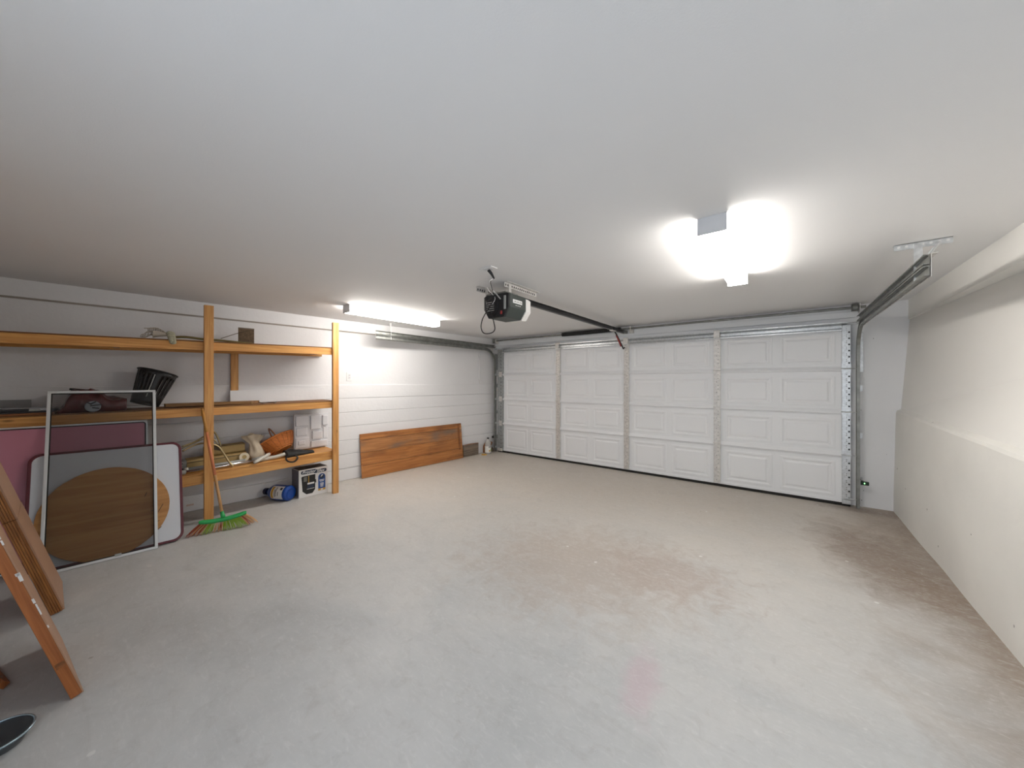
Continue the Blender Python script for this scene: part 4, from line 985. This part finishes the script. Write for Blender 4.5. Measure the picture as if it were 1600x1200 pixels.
# ---------------------------------------------------------------- stained board leaning on the block wall
t = thing('leaning_board', 'wide stained brown wooden board leaning on the block wall', 'board', W(1.75, .108, 0), (-math.radians(6.3), 0, WROT))
t.location.z = .004
hB = .60
planks = [(0, .168, 'orangeboard'), (.171, .345, 'orangeboard'), (.347, .515, 'brownboard'), (.518, hB, 'orangeboard')]
mts = ['brown_dk', 'brownboard', 'brownboard', 'brownboard']
for i, (a, b, m_) in enumerate(planks):
    o = mk('plank', bx(nb(), -.895, .885, (0, .0015, .0005, .001)[i], .022, a, b), m_, t, bevel=.003)
mk('end_batten', bx(nb(), .80, .84, -.004, 0, .15, hB-.01), 'brown_dk', t)
for a in (-.62, -.35, .1, .4): mk('nail', cyl(nb(), (a, -.001, .44), (a, .004, .44), .005, 8), 'brown_dk', t)
s0, z0 = at_w(705, 697, .05); s1, z1 = at_w(745, 692, .05)
t = wthing('short_board', 'short grey weathered board standing behind the brown board', 'board', .65, .05, 0)
mk('plank', bx(nb(), -.17, .18, -.012, .012, 0, .205), 'greyboard', t, bevel=.003)
mk('split_edge', prism(nb(), [(-.17, .195), (.18, .188), (.18, .21), (.0, .214), (-.17, .21)], -.010, .010, 'y'), 'brown_dk', t)
t = wthing('wood_scrap', 'dark broken wood scrap in the corner behind the bottle', 'scrap', .19, .04, 0)
mk('offcut', prism(nb(), [(-.13, 0), (.05, 0), (.07, .05), (.04, .09), (.085, .175), (.04, .195), (-.08, .19), (-.13, .12)], -.02, .02, 'y'), 'brown_dk', t, bevel=.004)
mk('splinter', prism(nb(), [(.02, 0), (.10, 0), (.09, .06), (.05, .10)], -.035, -.021, 'y'), 'greyboard', t, bevel=.003)
bp_ = W(.32, .155, 0)
t = thing('juice_bottle', 'clear plastic bottle with pale label and black cap on the floor', 'bottle', bp_, (0, 0, WROT))
lathe_p = [(.052, 0), (.058, .006), (.058, .15), (.052, .17), (.056, .19), (.050, .215), (.028, .25), (.018, .262), (.018, .272)]
bm = nb(); lathe(bm, lathe_p, 28); mk('bottle', bm, 'clear', t, smooth=True)
bm = nb(); lathe(bm, [(.020, .273), (.020, .296), (.018, .298)], 18); mk('cap', bm, 'black', t)
bm = nb(); lathe(bm, [(.0587, .03), (.0587, .145)], 28, cap=False); lb = mk('label', bm, 'ink_white', t, smooth=True)
def bpatch(a0, a1, z0, z1): 
    bm = nb(); grid(bm, lambda u, v: Vector((.0592*math.cos(a0+(a1-a0)*u), .0592*math.sin(a0+(a1-a0)*u), z0+(z1-z0)*v)), 8, 2); return bm
mk('label_print', bpatch(-1.35, -.75, .05, .10), 'br_green', lb, smooth=True); mk('label_print', bpatch(-2.2, -1.0, .125, .137), 'ink_black', lb, smooth=True); mk('label_print', bpatch(-2.1, -1.6, .05, .075), 'ink_gold', lb, smooth=True)
tag(mk('yellow_lid', lathe(nb(), [(.05, 0), (.052, .004), (.048, .012), (.0, .013)][:3], 20, Matrix.Translation(W(.44, .18, 0))), 'ink_gold', None), 'flat yellow lid on the floor next to the clear bottle', 'lid')

# ================================================================ LEFT CLUSTER
def bdir(a): r = math.radians(a); return Vector((math.sin(r), math.cos(r)))
# window screen
br = at_z(247, 857); br = Vector((br.x, br.y)); x5 = bdir(5); L = .57; n5 = Vector((-x5.y, x5.x))
sc, _ = lean('window_screen', 'fly screen in a thin white aluminium frame over the round tabletop', 'screen', br - x5*L, br, 17.5, .012)
HS = 1.305; fw = .018
for nm, b in (('frame_bar', (0, L, 0, fw)), ('frame_bar', (0, L, HS-fw, HS)), ('frame_bar', (0, fw, fw, HS-fw)), ('frame_bar', (L-fw, L, fw, HS-fw))):
    o = mk(nm, bx(nb(), b[0], b[1], 0, .011, b[2], b[3]), 'alu', sc, bevel=.0015)
for b in ((fw, L-fw, fw, fw+.007), (fw, L-fw, HS-fw-.006, HS-fw), (fw, fw+.006, fw, HS-fw), (L-fw-.006, L-fw, fw, HS-fw)):
    mk('spline', bx(nb(), b[0], b[1], .001, .009, b[2], b[3]), 'rubber', sc)
bm = nb(); bm.faces.new([bm.verts.new(v) for v in ((fw, .0046, fw), (L-fw, .0046, fw), (L-fw, .0046, HS-fw), (fw, .0046, HS-fw))])
mk('mesh_panel', bm, 'mesh', sc, label='dark see-through fly mesh')
mk('pull_tab', bx(nb(), L*.60, L*.66, -.004, 0, .012, .03), 'greyplas', sc)
# round ply disc
Rd = .338; dc = br - x5*.265 + n5*.022
dk, _ = lean('round_tabletop', 'round brown plywood tabletop with cracked edge', 'tabletop', dc - x5*Rd, dc + x5*Rd, 17.5, .016)
bm = nb(); pts = []
for k in range(72):
    a = 2*PI*k/72; r = Rd*(1 - (.010*max(0, mnoise.noise(Vector((math.cos(a)*6, math.sin(a)*6, 1)))))); pts.append((Rd + r*math.cos(a), Rd + r*math.sin(a)))
prism(bm, pts, 0, .016, 'y'); mk('disc', bm, 'disc', dk, bevel=.002)
bm = nb()
for u0, z0, u1, z1 in ((1.02, .97, .97, .80), (.96, .84, .90, .86), (.98, .60, .93, .55), (.84, 1.22, .86, 1.30), (1.0, .45, .90, .30)):
    tube(bm, [(Rd*2*.5 + (u0-.5)*Rd*1.7, -.0004, z0*Rd), (Rd*2*.5 + (u1-.5)*Rd*1.7, -.0004, z1*Rd)], .0022, 4)
mk('edge_crack', bm, 'piping', dk, kind='stuff')
# card table top with maroon edging
wr_ = br + x5*.155 + n5*.05; LW, HW = .80, .825
ct, _ = lean('card_table_top', 'white card table top with rounded maroon edge leaning on the pink panel', 'tabletop', wr_ - x5*LW, wr_, 17.5, .03)
mk('top_panel', prism(nb(), rrect(.012, LW-.012, .012, HW-.012, .055, 6), .0, .012, 'y'), 'whitelam', ct)
bm = nb(); o_ = rrect(0, LW, 0, HW, .065, 6); i_ = rrect(.018, LW-.018, .018, HW-.018, .05, 6); n = len(o_)
rg = [[bm.verts.new((a, y, b)) for a, b in pts_] for pts_, y in ((o_, .028), (o_, -.003), (i_, -.003), (i_, .028))]
for a, b in zip(rg, rg[1:]+rg[:1]):
    for k in range(n): bm.faces.new((a[k], a[(k+1) % n], b[(k+1) % n], b[k]))
mk('maroon_edging', bm, 'maroon', ct, bevel=.003)
# pink panel
pr = at_x(231, 657, -4.295); pt = math.radians(9); x6 = bdir(4.5); n6 = Vector((-x6.y, x6.x)); HP = pr.z/math.cos(pt); pb = Vector((pr.x, pr.y)) - n6*(HP*math.sin(pt)); LP = .90
pk, _ = lean('pink_panel', 'pink laminate panel with silver rim standing in front of the shelves', 'panel', pb - x6*LP, pb, 9, .02)
mk('panel', prism(nb(), rrect(.006, LP-.006, .006, HP-.006, .02, 5), .003, .018, 'y'), 'pink', pk)
def rim(x0, x1, z0, z1, r, wd, y0, y1):
    bm = nb(); o_ = rrect(x0, x1, z0, z1, r, 5); i_ = rrect(x0+wd, x1-wd, z0+wd, z1-wd, max(.003, r-wd), 5); n = len(o_)
    rg = [[bm.verts.new((a, y, b)) for a, b in p_] for p_, y in ((o_, y1), (o_, y0), (i_, y0), (i_, y1))]
    for a, b in zip(rg, rg[1:]+rg[:1]):
        for k in range(n): bm.faces.new((a[k], a[(k+1) % n], b[(k+1) % n], b[k]))
    return bm
mk('silver_rim', rim(0, LP, 0, HP, .03, .011, -.003, .02), 'alu_e', pk)
mk('dark_bead', rim(.0115, LP-.0115, .0115, HP-.0115, .02, .007, 0, .006), 'rubber', pk)
# leaning boards at the left edge (they lean on the wall behind the photographer)
def board(name, label, x0, x1, y0, y1, tilt, th): return lean(name, label, 'board', (x0, y0), (x1, y1), tilt, th)
bA, w_ = board('thick_plank', 'thick chipped orange edged plank leaning in front of the tan panels', -2.345, -2.92, .075, .022, 15.5, .036)
mk('face', bx(nb(), .0, w_, 0, .004, .0, 2.05), 'tanlam', bA)
mk('core', bx(nb(), .0, w_, .004, .036, .0, 2.05), 'edgewood2', bA, bevel=.002)
bm = nb()
for zz, hh, dd in ((.335, .012, .004), (.40, .05, .005), (.455, .02, .008), (.56, .035, .012), (.585, .012, .016), (.72, .02, .006), (.745, .03, .004)): prism(bm, [(-.0006, zz), (-.0006, zz+hh), (dd*.6, zz+hh*.7), (dd, zz+hh*.2)], -.0006, dd*.7, 'y')
mk('chipped_edge', bm, 'cartonw', bA, kind='stuff')
mk('knot', bx(nb(), -.0006, .0, .006, .032, .15, .175), 'brown_dk', bA)
bB, w_ = board('tan_tabletop', 'tan laminated tabletop of two leaves with ribbed wooden edge', -3.27, -3.735, .034, .03, 15.5, .052)
for nm, z0, z1, ww in (('lower_leaf', 0, .585, w_), ('upper_leaf', .588, 2.0, w_*.93)):
    lf = mk(nm, bx(nb(), .006, ww, .0, .006, z0, z1), 'tanlam', bB)
    for q in range(5):
        mk('edge_strip', bx(nb(), 0, ww-.004, .0065+q*.009, .0145+q*.009, z0, z1), 'edgewood', lf, M=basemat(bB), bevel=.0012)
# pan on the floor and a stick of wood
pc = at_z(-8, 1170)
t = thing('round_pan', 'dark round pan with pale metal rim on the floor', 'pan', (pc.x, pc.y, 0))
bm = nb(); lathe(bm, [(.055, .0), (.066, .004), (.086, .040), (.083, .041), (.063, .008), (.0005, .006)], 40); mk('bowl', bm, 'bowl', t, smooth=True)
mk('rim', tube(nb(), [(.086*math.cos(2*PI*k/48), .086*math.sin(2*PI*k/48), .042) for k in range(48)], .004, 8, closed=True), 'rimblue', t, smooth=True)
tag(mk('wood_stick', tube(nb(), [at_z(4, 1083)+Vector((-.03, 0, .018)), at_z(4, 1083)+Vector((-.25, -.05, .018))], .018, 4), 'edgewood2', None), 'short brown stick of wood on the floor under the thick plank', 'wood')
